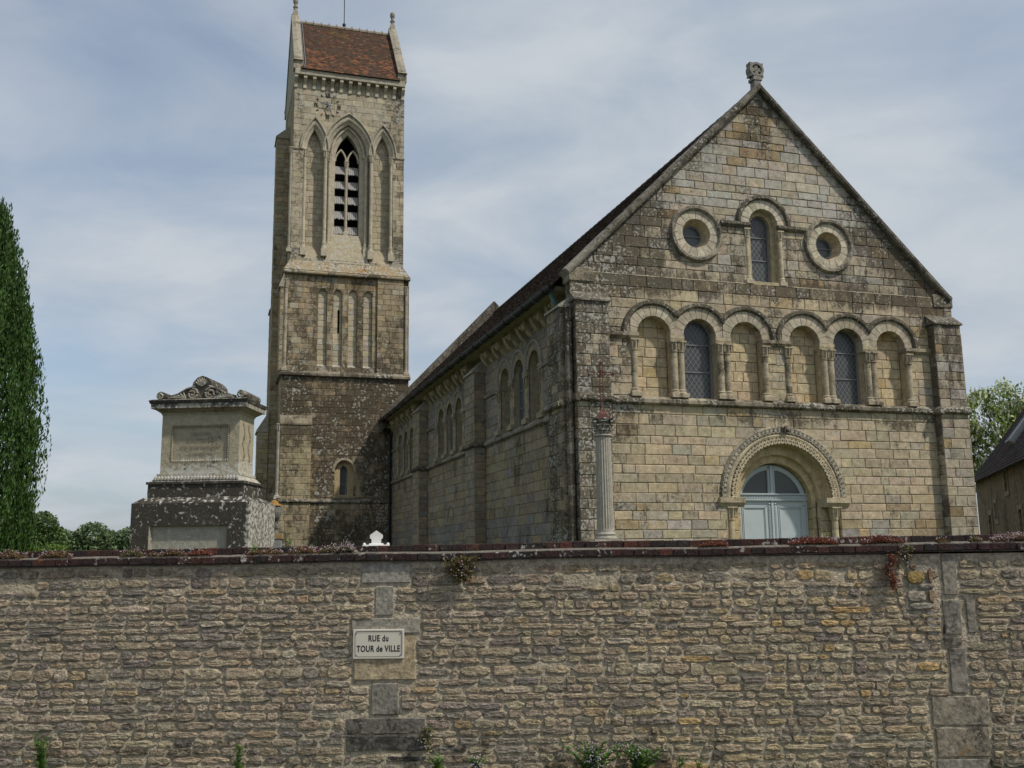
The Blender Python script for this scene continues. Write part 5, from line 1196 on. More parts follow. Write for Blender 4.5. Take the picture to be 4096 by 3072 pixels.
    dpn = framed(die, 1.0, .98, 2.10, 2.84, (-.375, .375, 2.25, 2.71), (.36, .32, .225), dm, (.325, .29, .205), lambda x, z: (.26, .02+.55*(1-sm(z, 2.24, 2.36)), 0), .022)
    do = die.build('die', TOMB, T); dpn.build('inscription_panel', TOMB, do)
    eg = MB()                              # egg and dart round the panel
    for i in range(24):
        x = -.36+i*.0313; 
        for z in (2.695, 2.262): eg.lathe(x, .72-.49+.004, [(.002, z-.014), (.011, z), (.002, z+.014)], 6, (.37, .33, .24), (.2, .1 if z > 2.5 else .5, 0))
    for i in range(15):
        z = 2.28+i*.0285
        for x in (-.362, .362): eg.lathe(x, .72-.49+.004, [(.002, z-.012), (.011, z), (.002, z+.012)], 6, (.37, .33, .24), (.15, .15, 0))
    eg.build('egg_moulding', TOMB, do)
    ins = plain_mat('worn_inscription', (.25, .225, .165), .9, var=.3, vscale=60.)
    for i, tx in enumerate(('NE A CAEN', 'LE 18 OCTOBRE 1744', 'MORT DE SON DEVOUEMENT', 'LE 6 FEVRIER 1799')): text_mesh('inscription', tx, .062, .62 if i else .8, do, ins, (0, .72-.49+.0205, 2.60-i*.085), extr=.0006)
    sd = MB(); random.seed(3)                # carved trailing leaves on the right side
    for k in (0, 1):
        for i in range(16):
            z = 2.28+i*.03; y = .40+k*.2+math.sin(i*.7+k)*.03; a = random.uniform(-.6, .6); sd.box(-.012, .004, -.022, .022, -.012, .012, (.30, .265, .19), (.5, .1, 0), R=Matrix.Rotation(a, 3, 'X')); sd.v[-8:] = [(.503+v[0], y+v[1], z+v[2]) for v in sd.v[-8:]]
    sd.build('carved_garland', TOMB, do, kind='stuff')
    sk = MB()
    for i in range(30):
        z = random.uniform(.62, 1.05); y = .5+random.uniform(-.22, .2)*(1 if z < .9 else .6); r = random.uniform(.02, .05); sk.lathe(.735, y, [(.003, z-r*1.4), (r, z), (.003, z+r*1.4)], 7, (.22, .2, .16), (.45, .45, 0))
    sk.build('worn_relief', TOMB, po)
    co = MB(); tier(co, 1.01, .99, 2.84, 1.03, 1.01, 2.865, (.33, .29, .21), (.2, .1, .05)); tier(co, 1.03, 1.01, 2.865, 1.17, 1.15, 2.915, (.27, .23, .16), (.35, .05, .1)); tier(co, 1.22, 1.20, 2.915, 1.22, 1.20, 2.975, (.33, .31, .25), (.5, .36, .0)); tier(co, 1.24, 1.22, 2.975, 1.27, 1.25, 3.015, (.22, .2, .16), (.65, .2, 0)); tier(co, 1.27, 1.25, 3.015, 1.2, 1.18, 3.03, (.26, .24, .19), (.5, .35, 0)); co.build('cornice', TOMB, T)
    pe = MB()                              # pediment: curved gable slab with volutes and palmette
    D0, D1 = .22, .78
    prof = [(-.50, 3.03)]+[(-.50+.50*t, 3.05+.23*t**1.25+.0*t) for t in [i/8 for i in range(9)]]
    prof = [(-.52, 3.03), (-.45, 3.055), (-.33, 3.10), (-.22, 3.165), (-.13, 3.20), (-.115, 3.255), (-.06, 3.315), (0, 3.335)]; prof = prof+[(-x, z) for x, z in reversed(prof[:-1])]
    n = len(prof); cen = [(x, 3.03) for x, z in prof]
    for y in (D0, D1): pe.add([(x, y, z) for x, z in prof], [tuple(range(n))], (.27, .25, .2), (.62, .25, .04))
    for i in range(n-1): pe.add([(prof[i][0], D0, prof[i][1]), (prof[i+1][0], D0, prof[i+1][1]), (prof[i+1][0], D1, prof[i+1][1]), (prof[i][0], D1, prof[i][1])], [(0, 1, 2, 3)], (.24, .22, .18), (.66, .3, .06))
    pdo = pe.build('pediment', TOMB, T)
    def spiral(cx, cz, r, turns, dirn, y, rad):
        return [(cx+dirn*r*(1-.8*t)*math.cos(turns*2*PI*t+PI/2), y, cz+r*(1-.8*t)*math.sin(turns*2*PI*t+PI/2)) for t in [i/22 for i in range(23)]]
    or_ = MB()
    for s in (-1, 1):
        or_.tube(spiral(s*.115, 3.105, .072, 1.7, s, D0-.012, .014), .015, 5, (.29, .265, .21), (.42, .3, 0))
        or_.tube([(s*.45, D0-.008, 3.06), (s*.30, D0-.01, 3.105), (s*.19, D0-.012, 3.17), (s*.08, D0-.012, 3.20)], .014, 5, (.25, .23, .185), (.5, .3, 0))
        for i in range(5): or_.tube([(s*.20, D0-.006, 3.05), (s*(.23+i*.04), D0-.014, 3.12-i*.014), (s*(.25+i*.045), D0-.01, 3.075-i*.006)], .010, 5, (.35, .33, .26), (.3, .4, 0))
        for y0_, y1_ in ((D0-.03, D1),):
            sc = MB(); sc.tube([(s*.52, y0_, 3.085), (s*.52, y0_+.4, 3.085), (s*.52, y1_, 3.085)], .055, 14, (.22, .2, .16), (.58, .36, 0)); sc.tube(spiral(s*.52, 3.085, .045, 1.6, -s, y0_-.006, .01), .010, 5, (.33, .31, .25), (.3, .4, 0)); sc.build('scroll_roll', TOMB, T)
    for i in range(7): a = PI/2+(i-3)*.38; or_.tube([(0, D0-.01, 3.20), (.05*math.cos(a), D0-.016, 3.20+.06*math.sin(a)), (.085*math.cos(a), D0-.012, 3.215+.095*math.sin(a))], [.008, .013, .008], 5, (.30, .275, .22), (.4, .3, 0))
    or_.build('palmette_relief', TOMB, pdo)
monument()
def urn_grave():
    T = thing('urn_grave', 'grey upright headstone topped by a small lidded stone urn with orange lichen, right of tomb', 'gravestone', (-3.66, 15.2, YARD), (0, 0, .1))
    m = MB(); m.box(-.26, .10, -.08, .10, 0, 1.42, (.24, .245, .24), (.12, .05, .0), bev=.01); m.box(-.22, .04, -.06, .08, 1.42, 1.50, (.27, .27, .25), (.2, .2, .1)); m.box(-.05, .12, -.09, .11, 1.34, 1.425, (.3, .25, .15), (.1, .1, .6)); m.build('headstone', TOMB, T)
    u = MB(); x = -.02; u.lathe(x, .0, [(.10, 1.50), (.10, 1.54), (.045, 1.57), (.05, 1.60), (.095, 1.66), (.115, 1.74), (.11, 1.82), (.085, 1.84)], 16, (.17, .165, .155), (.35, .1, 0)); uo = u.build('urn', TOMB, T)
    l = MB(); l.lathe(x, 0, [(.125, 1.84), (.12, 1.855), (.07, 1.875), (.055, 1.905), (.02, 1.93)], 16, (.3, .22, .1), (.1, .1, .75)); l.lathe(x, 0, [(.005, 1.93), (.024, 1.952), (.005, 1.975)], 8, (.4, .37, .3), (0, .1, 0)); l.build('lid', TOMB, T)
    return T
urn_grave()
def white_grave():
    T = thing('white_gravestone', 'small white gabled gravestone on a stepped base beside the nave wall', 'gravestone', (-2.49, 18.0, YARD), (0, 0, .12))
    m = MB(); P = [(-.085, .80), (.085, .80), (.085, 1.36), (.115, 1.38), (.115, 1.44), (0, 1.52), (-.115, 1.44), (-.115, 1.38), (-.085, 1.36)]; n = len(P)
    m.add([(x, -.05, z) for x, z in P]+[(x, .05, z) for x, z in P], [tuple(range(n)), tuple(range(n, 2*n))]+[(i, (i+1) % n, n+(i+1) % n, n+i) for i in range(n)]); m.build('stele', WHITEST, T)
    b = MB(); b.box(-.13, .13, -.12, .12, 0.0, 1.29, bev=.01); b.box(-.20, .22, -.2, 1.3, 0, .9, bev=.01); b.box(-.24, .24, -.25, -.10, .0, 1.262, bev=.01)
    for s in (-.21, .21): b.lathe(s, -.17, [(.03, 1.26), (.03, 1.28), (.01, 1.30)], 8)
    b.build('base', WHITEST, T)
white_grave()
def calvary():
    Y = 16.0; k = Y/15
    T = thing('cross_column', 'pale fluted stone column with leafy capital carrying a rust-red iron cross', 'column', (1.385*k, Y, YARD))
    g = YARD; z = lambda a: EYE+(a-EYE)*k-g
    t, m = (.345, .32, .265), (.2, .1, .0)
    p = MB(); p.box(-.32, .32, -.32, .32, 0, .35, t, m, bev=.02); p.box(-.24, .24, -.24, .24, .35, z(1.80), t, m, bev=.015); p.box(-.28, .28, -.28, .28, z(1.78), z(1.84), t, m, bev=.01); p.build('pedestal', TOMB, T)
    b = MB(); zb = z(1.86); b.box(-.19, .19, -.19, .19, z(1.84), zb+.01, t, (.2, .3, 0)); b.lathe(0, 0, [(.18, zb), (.185, zb+.025), (.175, zb+.045), (.15, zb+.055), (.15, zb+.07), (.165, zb+.085), (.155, zb+.105), (.14, zb+.12)], 28, t, (.25, .3, 0)); b.build('base', TOMB, T)
    sh = MB(); r0, r1 = .138, .124; n = 80; z0, z1 = zb+.11, z(3.44); fl = lambda q: 1-.10*(.5+.5*math.cos(2*PI*q/4))
    fl4 = lambda q: (1.0, .95, .90, .95)[q % 4]
    sh.lathe(0, 0, [(r0*1.03, z0), (r0, z0+.06)], n, t, (.05, .05, 0)); sh.lathe(0, 0, [(r0, z0+.06), (r0, z0+.2), ((r0+r1)/2+.004, (z0+z1)/2), (r1, z1-.02), (r1*1.02, z1)], n, t, (.06, .06, .0), flute=fl4); sh.build('fluted_shaft', TOMB, T)
    c = MB(); zc, zt = z(3.45), z(3.70); tc = (.32, .30, .25); mc = (.40, .25, 0)
    c.lathe(0, 0, [(r1*1.12, zc-.03), (r1*1.2, zc-.015), (r1*1.1, zc)], 24, t, (.15, .1, 0)); c.lathe(0, 0, [(r1*.98, zc), (r1*1.0, zc+.1), (r1*1.15, zc+.18), (r1*1.45, zt-.03)], 20, tc, mc)
    for row, (zr, rr, hh, nn) in enumerate(((zc, r1*1.02, .08, 8), (zc+.07, r1*1.12, .09, 8), (zc+.14, r1*1.25, .08, 8))):
        for i in range(nn):
            a = 2*PI*(i+.5*(row % 2))/nn; ca, sa = math.cos(a), math.sin(a); w = .038
            pts = [(rr, zr), (rr+.008, zr+hh*.7), (rr+.035, zr+hh), (rr+.045, zr+hh*.85)]
            for q in range(3): c.add([(ca*pts[q][0]-sa*w, sa*pts[q][0]+ca*w, pts[q][1]), (ca*pts[q][0]+sa*w, sa*pts[q][0]-ca*w, pts[q][1]), (ca*pts[q+1][0]+sa*w*.8, sa*pts[q+1][0]-ca*w*.8, pts[q+1][1]), (ca*pts[q+1][0]-sa*w*.8, sa*pts[q+1][0]+ca*w*.8, pts[q+1][1])], [(0, 1, 2, 3)], tc, mc)
    for i in range(4):
        a = PI/4+i*PI/2; c.lathe(r1*1.52*math.cos(a), r1*1.52*math.sin(a), [(.01, zt-.10), (.035, zt-.065), (.01, zt-.03)], 8, tc, mc)
    c.box(-.165, .165, -.165, .165, zt-.03, zt, (.2, .18, .14), (.55, .3, 0), bev=.006); c.build('capital', TOMB, T)
    f = MB(); n = 4; q = .155; zf = z(3.725)
    for a, b_ in (((.118, zt), (.112, zt+.025)), ((.105, zt+.028), (.075, zt+.085)), ((.068, zt+.088), (.05, zt+.115)), ((.04, zt+.118), (.032, zt+.15))):
        vs = [(sx*w, sy*w, zz_) for w, zz_ in (a, b_) for sx, sy in ((-1, -1), (1, -1), (1, 1), (-1, 1))]; f.add(vs, [(0, 1, 2, 3), (4, 5, 6, 7)]+[(i, (i+1) % 4, 4+(i+1) % 4, 4+i) for i in range(4)])
    for i in range(5): f.tube([(-.07+i*.035, -.112, zt+.03), (-.055+i*.0275, -.085, zt+.08)], .006, 4)
    f.build('cross_foot', IRON, T)
    x = MB(); zb_, ztop, zbar = zt+.14, z(4.585), z(4.405); w = .030
    for s in (-1, 1): x.tube([(s*w, 0, zb_), (s*w*.8, 0, zb_+.2), (s*w, 0, zb_+.33), (s*w*.8, 0, zb_+.5), (s*w, 0, ztop-.02)], .0065, 5); x.tube([(-.20, 0, zbar+s*w*.8), (-.1, 0, zbar+s*w*.6), (.1, 0, zbar+s*w*.6), (.20, 0, zbar+s*w*.8)], .0065, 5)
    for i in range(16):                    # cast scrollwork filling the arms
        zz_ = zb_+.03+i*(ztop-zb_-.05)/15; x.tube([(w*math.cos(a)*.8, -.008, zz_+.028*math.sin(a)) for a in [j*PI/4 for j in range(9)]], .005, 4, cap=False)
    for i in range(9):
        xx = -.185+i*.046; x.tube([(xx+.024*math.cos(a), -.008, zbar+.024*math.sin(a)) for a in [j*PI/4 for j in range(9)]], .005, 4, cap=False)
    x.tube([(.062*math.cos(j*PI/8), -.012, zbar+.062*math.sin(j*PI/8)) for j in range(17)], .007, 5, cap=False); x.tube([(0, -.018, zbar-.03), (0, -.018, zbar+.05)], .02, 6)
    for p_ in ((0, ztop), (-.205, zbar), (.205, zbar)): x.lathe(p_[0], 0, [(.004, p_[1]-.035), (.024, p_[1]), (.004, p_[1]+.035)], 8)
    for zz_ in (zb_+.17, zb_+.36): x.box(-.052, .052, -.015, .015, zz_-.008, zz_+.008)
    x.build('iron_cross', IRON, T)
calvary()
# ------------------------------------------------------------------ house beyond the nave
def house():
    dW = Vector((.298, .954, 0)); nW = Vector((.954, -.298, 0)); P0 = Vector((17.3, 35, 0)); a, b = -12., 6.0
    T = thing('stone_house', 'low rubble-stone house with steep dark tiled roof and skylight right of the church', 'house', (P0.x, P0.y, YARD-.3), (0, 0, math.atan2(dW.y, dW.x)-PI/2))
    # local axes: y along the eaves (away from the street), x into the house
    E_, RX, RZ = 4.28, 3.6, 9.0
    HS = stone_mat('house_stone', bump=1.0, bscale=9., contrast=1.0, big=1.2, spot=7.)
    mk = (.34, .12, .22); w = MB(); F = Frame((0, 0, 0), (0, 1, 0), (-1, 0, 0))
    wins = [(1.28, 1.72, 2.42, 3.02), (-1.4, -.85, 3.3, 4.0), (-3.5, -2.9, 1.6, 2.6)]; dr = (2.62, 3.32, .3, 2.62)
    pcs = [[(a, -.4), (b, -.4), (b, E_), (a, E_)]]
    for q in wins+[dr]:
        H = [(q[0], q[2]), (q[1], q[2]), (q[1], q[3]), (q[0], q[3])]; pcs = [r for p in pcs for r in subtract(p, H)]
    for p in pcs: w.add([F.p(*c) for c in p], [tuple(range(len(p)))], (.24, .185, .12), mk)
    for y in (a, b): w.add([(0, y, -.4), (2*RX, y, -.4), (2*RX, y, E_), (RX, y, RZ-.1), (0, y, E_)], [(0, 1, 2, 3, 4)], (.24, .185, .12), mk)
    w.add([(2*RX, a, -.4), (2*RX, b, -.4), (2*RX, b, E_), (2*RX, a, E_)], [(0, 1, 2, 3)], (.24, .185, .12), mk); w.build('wall', HS, T)
    for q in wins:
        m = MB()
        for (u0, u1, v0, v1) in ((q[0]-.12, q[0], q[2]-.05, q[3]+.05), (q[1], q[1]+.12, q[2]-.05, q[3]+.05), (q[0]-.12, q[1]+.12, q[3], q[3]+.14), (q[0]-.18, q[1]+.18, q[2]-.16, q[2])): m.box(-.03, .2, u0, u1, v0, v1, (.33, .28, .2), (.1, .1, 0))
        o = m.build('window', HS, T); p = MB(); p.box(.14, .16, q[0], q[1], q[2], q[3]); p.build('pane', GLASS, o); c = MB(); c.box(.11, .14, (q[0]+q[1])/2-.02, (q[0]+q[1])/2+.02, q[2], q[3]); c.box(.11, .14, q[0], q[1], (q[2]+q[3])/2-.02, (q[2]+q[3])/2+.02); c.build('glazing_bar', WOODGREY, o)
    m = MB()
    for (u0, u1, v0, v1) in ((dr[0]-.14, dr[0], dr[2], dr[3]+.1), (dr[1], dr[1]+.14, dr[2], dr[3]+.1), (dr[0]-.14, dr[1]+.14, dr[3], dr[3]+.18)): m.box(-.03, .2, u0, u1, v0, v1, (.31, .265, .19), (.1, .1, 0))
    o = m.build('doorway', HS, T); m = MB(); m.box(.06, .12, dr[0], dr[1], dr[2], dr[3], (.17, .115, .07), (.2, 0, .1)); m.build('blocked_door', HS, o)
    tl = tiles(-.25, E_-.30, RX, RZ, a, b+.15, .17, .22, lambda s_, y: pick([((.055, .04, .034), 5), ((.07, .045, .036), 3), ((.045, .038, .035), 3)]), lambda s_, y: (.2, .0, 0), parent=T)
    tiles(2*RX+.25, E_-.30, RX, RZ, a, b+.15, .3, .4, lambda s_, y: (.055, .04, .034), lambda s_, y: (.2, .0, 0), parent=T)
    m = MB(); m.add([(-.25, a, E_-.32), (-.25, b+.15, E_-.32), (RX, b+.15, RZ-.03), (RX, a, RZ-.03), (2*RX+.25, a, E_-.32), (2*RX+.25, b+.15, E_-.32)], [(0, 1, 2, 3), (3, 2, 5, 4)], (.05, .04, .035)); m.build('roof_deck', TILE, T)
    sl_ = Vector((RX+.25, 0, RZ-E_+.3)).normalized(); nn = Vector((-sl_.z, 0, sl_.x)); B0 = Vector((-.25, 0, E_-.30))
    def rp(s_, y, h): return tuple(B0+sl_*s_+Vector((0, y, 0))+nn*h)
    fr_ = MB(); pn = MB(); y0, y1, s0, s1 = -.2, .8, 1.3, 2.7
    def rbox(mb, sa, sb, ya, yb, h0, h1): vs = [rp(s_, y, h) for h in (h0, h1) for s_, y in ((sa, ya), (sb, ya), (sb, yb), (sa, yb))]; mb.add(vs, [(0, 1, 2, 3), (4, 5, 6, 7)]+[(i, (i+1) % 4, 4+(i+1) % 4, 4+i) for i in range(4)])
    for q in ((s0, s1, y0, y0+.07), (s0, s1, y1-.07, y1), (s0, s0+.08, y0+.07, y1-.07), (s1-.08, s1, y0+.07, y1-.07)): rbox(fr_, *q, 0, .22)
    so_ = fr_.build('skylight', GREYST, T); rbox(pn, s0+.08, s1-.08, y0+.07, y1-.07, .12, .18); pn.build('pane', plain_mat('skylight_glass', (.60, .65, .70), .35, var=.05, spec=.6), so_)
    m = MB(); m.box(RX-.45, RX+.45, -2.6, -1.5, RZ-1.2, RZ+1.55, (.27, .23, .17), (.3, .2, 0)); m.box(RX-.52, RX+.52, -2.67, -1.43, RZ+1.3, RZ+1.45, (.24, .2, .15), (.4, .1, 0)); m.build('chimney', HS, T)
    m = MB(); m.tube([(RX-.5, -2.0, RZ+.9), (RX-.5, -2.0, RZ+4.2)], .03, 6); m.tube([(RX-1.5, -1.4, RZ+3.75), (RX+.6, -2.6, RZ+3.75)], .022, 5)
    for i in range(6): m.tube([(RX-1.4+i*.3, -1.8-i*.17, RZ+3.75), (RX-1.4+i*.3, -1.1-i*.17, RZ+3.75)], .012, 4)
    m.build('aerial', LEAD, T)
house()
# ------------------------------------------------------------------ plants
def leaf_object(name, C, D, Nn, ln, wd, cols, mat, parent=None, bend=.0, **props):
    if parent: props.setdefault('kind', 'stuff')
    """N leaves as folded quads: centre C, long direction D, normal Nn, length ln, width wd, colour cols"""
    C, D, Nn = np.asarray(C, float), np.asarray(D, float), np.asarray(Nn, float); n = len(C)
    D /= np.linalg.norm(D, axis=1)[:, None]+1e-9; S = np.cross(D, Nn); S /= np.linalg.norm(S, axis=1)[:, None]+1e-9; Nn = np.cross(S, D)
    ln = np.broadcast_to(ln, n)[:, None]; wd = np.broadcast_to(wd, n)[:, None]
    V = np.stack([C-D*ln*.5, C+S*wd*.5+Nn*bend*ln, C+D*ln*.5, C-S*wd*.5+Nn*bend*ln], 1).reshape(-1, 3).astype(np.float32)
    me = bpy.data.meshes.new(name); me.vertices.add(4*n); me.vertices.foreach_set('co', V.ravel())
    me.loops.add(4*n); me.loops.foreach_set('vertex_index', np.arange(4*n, dtype=np.int32)); me.polygons.add(n)
    me.polygons.foreach_set('loop_start', np.arange(0, 4*n, 4, dtype=np.int32)); me.polygons.foreach_set('loop_total', np.full(n, 4, np.int32)); me.update(calc_edges=True)
    a = me.attributes.new('tint', 'FLOAT_COLOR', 'POINT'); a.data.foreach_set('color', np.repeat(np.c_[np.asarray(cols, np.float32).reshape(n, 3), np.ones(n, np.float32)], 4, axis=0).ravel())
    me.materials.append(mat); o = bpy.data.objects.new(name, me); COL.objects.link(o); o.parent = parent
    for k, v in props.items(): o[k] = v
    return o
def rnd_dir(n): v = RNG.normal(size=(n, 3)); return v/np.linalg.norm(v, axis=1)[:, None]
def colmix(n, pal, var=.25):
    P = np.array([p for p, w in pal]); w = np.array([w for p, w in pal], float); i = RNG.choice(len(pal), n, p=w/w.sum()); return P[i]*(1+var*RNG.uniform(-1, 1, (n, 1)))
def vnoise(P, s, seed=0.): return np.array([mnoise.noise((p[0]*s+seed, p[1]*s, p[2]*s)) for p in P])
def cypress(name, label, base, outline, axis, n_tufts, per, leafc, tips):
    """dense column: upright flame-like tufts over a body whose right-hand outline is given as (z, x)"""
    T = thing(name, label, 'tree', base)
    tr = MB(); tr.tube([(axis, 0, 0), (axis+.05, 0, 2), (axis, .05, 5.5), (axis, 0, 8.2)], [.2, .16, .09, .03], 8); tr.build('trunk', BARK, T)
    zs = np.array([p[0] for p in outline]); rs = np.array([p[1]-axis for p in outline])
    CC, DD, NN, SH = [], [], [], []
    def tuft(cx, cy, cz, L, R, k, sh):
        t = RNG.uniform(0, 1, k); a = RNG.uniform(0, 2*PI, k); r = R*np.clip(np.minimum(1, (t+.12)*2.6)*(1-t)**.6*1.15, .02, 1)*RNG.uniform(.3, 1, k)**.5
        CC.append(np.c_[cx+r*np.cos(a), cy+r*np.sin(a), cz+t*L]); DD.append(np.c_[np.cos(a)*.22, np.sin(a)*.22, np.full(k, 1.)]+RNG.normal(size=(k, 3))*.20); NN.append(np.c_[np.cos(a), np.sin(a), np.full(k, .2)]+RNG.normal(size=(k, 3))*.6); SH.append(np.full(k, sh))
    for i in range(n_tufts):
        z = RNG.uniform(0, 1)**.95*zs[-1]*.97; R = np.interp(z, zs, rs); a = RNG.uniform(0, 2*PI); L = RNG.uniform(.45, 1.15); f = RNG.uniform(.70, .92)
        rib = 1-.10*(.5+.5*math.cos(a*9+math.sin(z*1.3)))
        if z+L*.8 > zs[-1]: L = max(.3, zs[-1]-z)
        Rt = np.interp(z+L*.6, zs, rs); rr = max(0., min(R, R*.3+Rt*.7)*f*rib-.09)
        tuft(axis+rr*math.cos(a), rr*math.sin(a), z, L, RNG.uniform(.07, .16), per, RNG.uniform(.75, 1.25))
    k = 14000;                             # inner mass
    in0 = sum(map(len, CC));  z = RNG.uniform(0, 1, k)*zs[-1]*.95; a = RNG.uniform(0, 2*PI, k); r = np.interp(z, zs, rs)*RNG.uniform(.45, .84, k); CC.append(np.c_[axis+r*np.cos(a), r*np.sin(a), z]); DD.append(np.c_[np.cos(a)*.3, np.sin(a)*.3, np.ones(k)]+RNG.normal(size=(k, 3))*.3); NN.append(np.c_[np.cos(a), np.sin(a), np.zeros(k)]+RNG.normal(size=(k, 3))*.5); SH.append(np.full(k, .8))
    for (x, y, z, L, R) in tips: tuft(x, y, z, L, R, int(per*L*1.6), 1.)
    C, D, Nn, SH = map(np.concatenate, (CC, DD, NN, SH)); k = len(C); cl = colmix(k, leafc, .3)*SH[:, None]
    ls = RNG.uniform(.06, .15, k); lw = RNG.uniform(.022, .042, k); ls[in0:in0+14000] *= 1.6; lw[in0:in0+14000] *= 2.2
    leaf_object('crown', C, D, Nn, ls, lw, np.clip(cl, .005, 1), LEAF, T, .05); return T
OUT = [(0, 1.16), (1.4, 1.26), (3.0, 1.36), (3.85, 1.38), (4.6, 1.29), (5.6, 1.08), (6.6, .88), (7.4, .66), (8.2, .36), (9.3, .0)]
CYP = [((.047, .105, .020), 5), ((.063, .13, .026), 4), ((.085, .155, .036), 2), ((.030, .066, .016), 3)]
cypress('cypress_tree', 'tall dense green columnar cypress at the left edge of the picture', (-11.75, 22, YARD), OUT, -.9, 2300, 48, CYP, [(0.02, 0, 7.9, 1.45, .16), (.0, -.2, 7.2, 1.3, .22), (.5, 0, 6.5, 1.2, .17), (.72, -.1, 5.7, 1.1, .15), (.33, -.3, 6.2, 1.0, .2), (-.7, 0, 8.6, 1.3, .2)])
def tree(name, label, base, trunk_h, lobes, n, size, pal, flowers=None, group=None, dens=.5):
    T = thing(name, label, 'tree', base, group=group)
    tr = MB(); tr.tube([(0, 0, -.1), (.06, .02, trunk_h*.5), (0, 0, trunk_h)], [trunk_h*.045, trunk_h*.035, trunk_h*.025], 7)
    for (x, y, z, r) in lobes: tr.tube([(0, 0, trunk_h*.85), (x*.5, y*.5, (trunk_h+z)/2+.1), (x, y, z)], [trunk_h*.022, trunk_h*.014, trunk_h*.005], 5)
    tr.build('trunk', BARK, T)
    CC = []; tot = sum(r**2 for *_, r in lobes)
    for (x, y, z, r) in lobes:
        k = int(n*r*r/tot); d = rnd_dir(k); rad = r*RNG.uniform(.35, 1, k)**.5; P = d*rad[:, None]*np.array([1, 1, .8]); CC.append(P+np.array([x, y, z]))
    C = np.concatenate(CC); keep = vnoise(C, 1.1/size*.12, 3.)+.5*vnoise(C, 3.2/size*.12, 8.) > -.28+(.5-dens)*.8; C = C[keep]; k = len(C)
    cl = colmix(k, pal, .3)*(1+.45*vnoise(C, .9)[:, None])
    leaf_object('crown', C, rnd_dir(k)+np.array([0, 0, -.2]), rnd_dir(k)+np.array([0, 0, .8]), size*RNG.uniform(.6, 1.3, k), size*RNG.uniform(.35, .6, k), np.clip(cl, .005, 1), LEAF, T, .06)
    if flowers:
        j = RNG.choice(k, int(k*flowers[0])); F_ = C[j]+RNG.normal(size=(len(j), 3))*size; leaf_object('blossom', F_, rnd_dir(len(j))*.4+np.array([0, 0, -1]), rnd_dir(len(j)), size*1.1, size*.55, colmix(len(j), flowers[1], .1), LEAF, T)
    return T
LG = [((.22, .30, .06), 5), ((.27, .35, .09), 4), ((.12, .19, .04), 3), ((.25, .31, .11), 3)]
lob = [(-2.1, 0, 8.3, 1.0), (-1.2, .5, 8.9, 1.0), (0, 0, 9.0, 1.3), (1.2, 0, 8.5, 1.2), (-2.4, .4, 7.2, 1.0), (-1.0, -.3, 7.5, 1.3), (.7, .3, 7.4, 1.4), (-2.3, 0, 6.0, .9), (-1.0, .2, 6.1, 1.1), (.8, 0, 6.0, 1.2), (2.4, .3, 7.5, 1.3), (-1.9, -.5, 5.0, .8), (-.3, .6, 5.0, .8), (2.2, 0, 6.0, 1.2)]
tree('robinia_tree', 'light green flowering robinia tree behind the house roof right of the church', (24.6, 48, YARD), 5.0, [(x, y, z-YARD-.2, r) for x, y, z, r in lob], 15000, .22, LG, (.28, [((.60, .60, .46), 1)]), dens=.34)
DG = [((.075, .13, .035), 5), ((.095, .155, .045), 4), ((.12, .18, .06), 2)]
BG = [((.12, .17, .075), 5), ((.15, .20, .09), 4), ((.095, .14, .065), 3)]
tree('leafy_tree', 'dark green bushy tree just right of the cypress above the wall', (-31.6, 66, YARD), 2.0, [(-.8, 0, 3.1, 1.2), (.2, 0, 3.5, 1.05), (.8, .3, 2.7, .9), (-1.6, 0, 2.4, 1.1), (.2, -.3, 2.0, 1.2), (1.2, 0, 1.8, .8), (-2.6, 0, 2.9, 1.4)], 9000, .26, DG, dens=.75)
tree('yellow_green_bush', 'low yellow-green bush at the foot of the cypress', (-17.6, 37, YARD), .8, [(-.5, 0, 1.1, .75), (.4, .1, 1.15, .7), (1.0, 0, .8, .6), (-1.2, 0, .9, .7), (.1, -.3, .6, .8)], 6000, .13, [((.12, .19, .03), 5), ((.09, .15, .025), 4), ((.06, .10, .02), 2)], dens=.8)
for i, (x, z, r, lb) in enumerate(((-47.5, 5.6, 2.6, 'grey-green wood tree standing tallest behind the tomb\'s left side'), (-43.0, 5.2, 2.4, 'rounded grey-green wood tree just behind the tomb\'s left edge'), (-51.0, 4.9, 2.5, 'low grey-green wood tree next to the dark bushy tree'))):
    tree('wood_tree', lb, (x, 112, YARD), 2.6, [(0, 0, z-1.8, r*.75), (-r*.7, 0, z-2.6, r*.65), (r*.7, .5, z-2.5, r*.65), (0, 0, z-3.6, r*.8), (r*.9, 0, z-3.7, r*.6), (-r*.9, 0, z-3.7, r*.6)], 7000, .42, BG, group='far wood trees left of the tomb', dens=.8)
# the wood runs on out of sight to both sides
P = []
for i in range(120):
    x = RNG.uniform(-150, -8); P.append(np.array([x, 118+RNG.uniform(0, 14)-x*.06, RNG.uniform(1.5, 4.2)])+rnd_dir(130)*RNG.uniform(1.2, 2.2)*RNG.uniform(.5, 1, (130, 1)))
P = np.concatenate(P); k = len(P); o = leaf_object('far_wood', P, rnd_dir(k), rnd_dir(k)+np.array([0, -.5, .5]), .6*RNG.uniform(.6, 1.2, k), .4*RNG.uniform(.6, 1.2, k), colmix(k, BG, .3), LEAF); o['kind'] = 'stuff'; o['label'] = 'distant band of grey-green woodland along the horizon'; o['category'] = 'woodland'
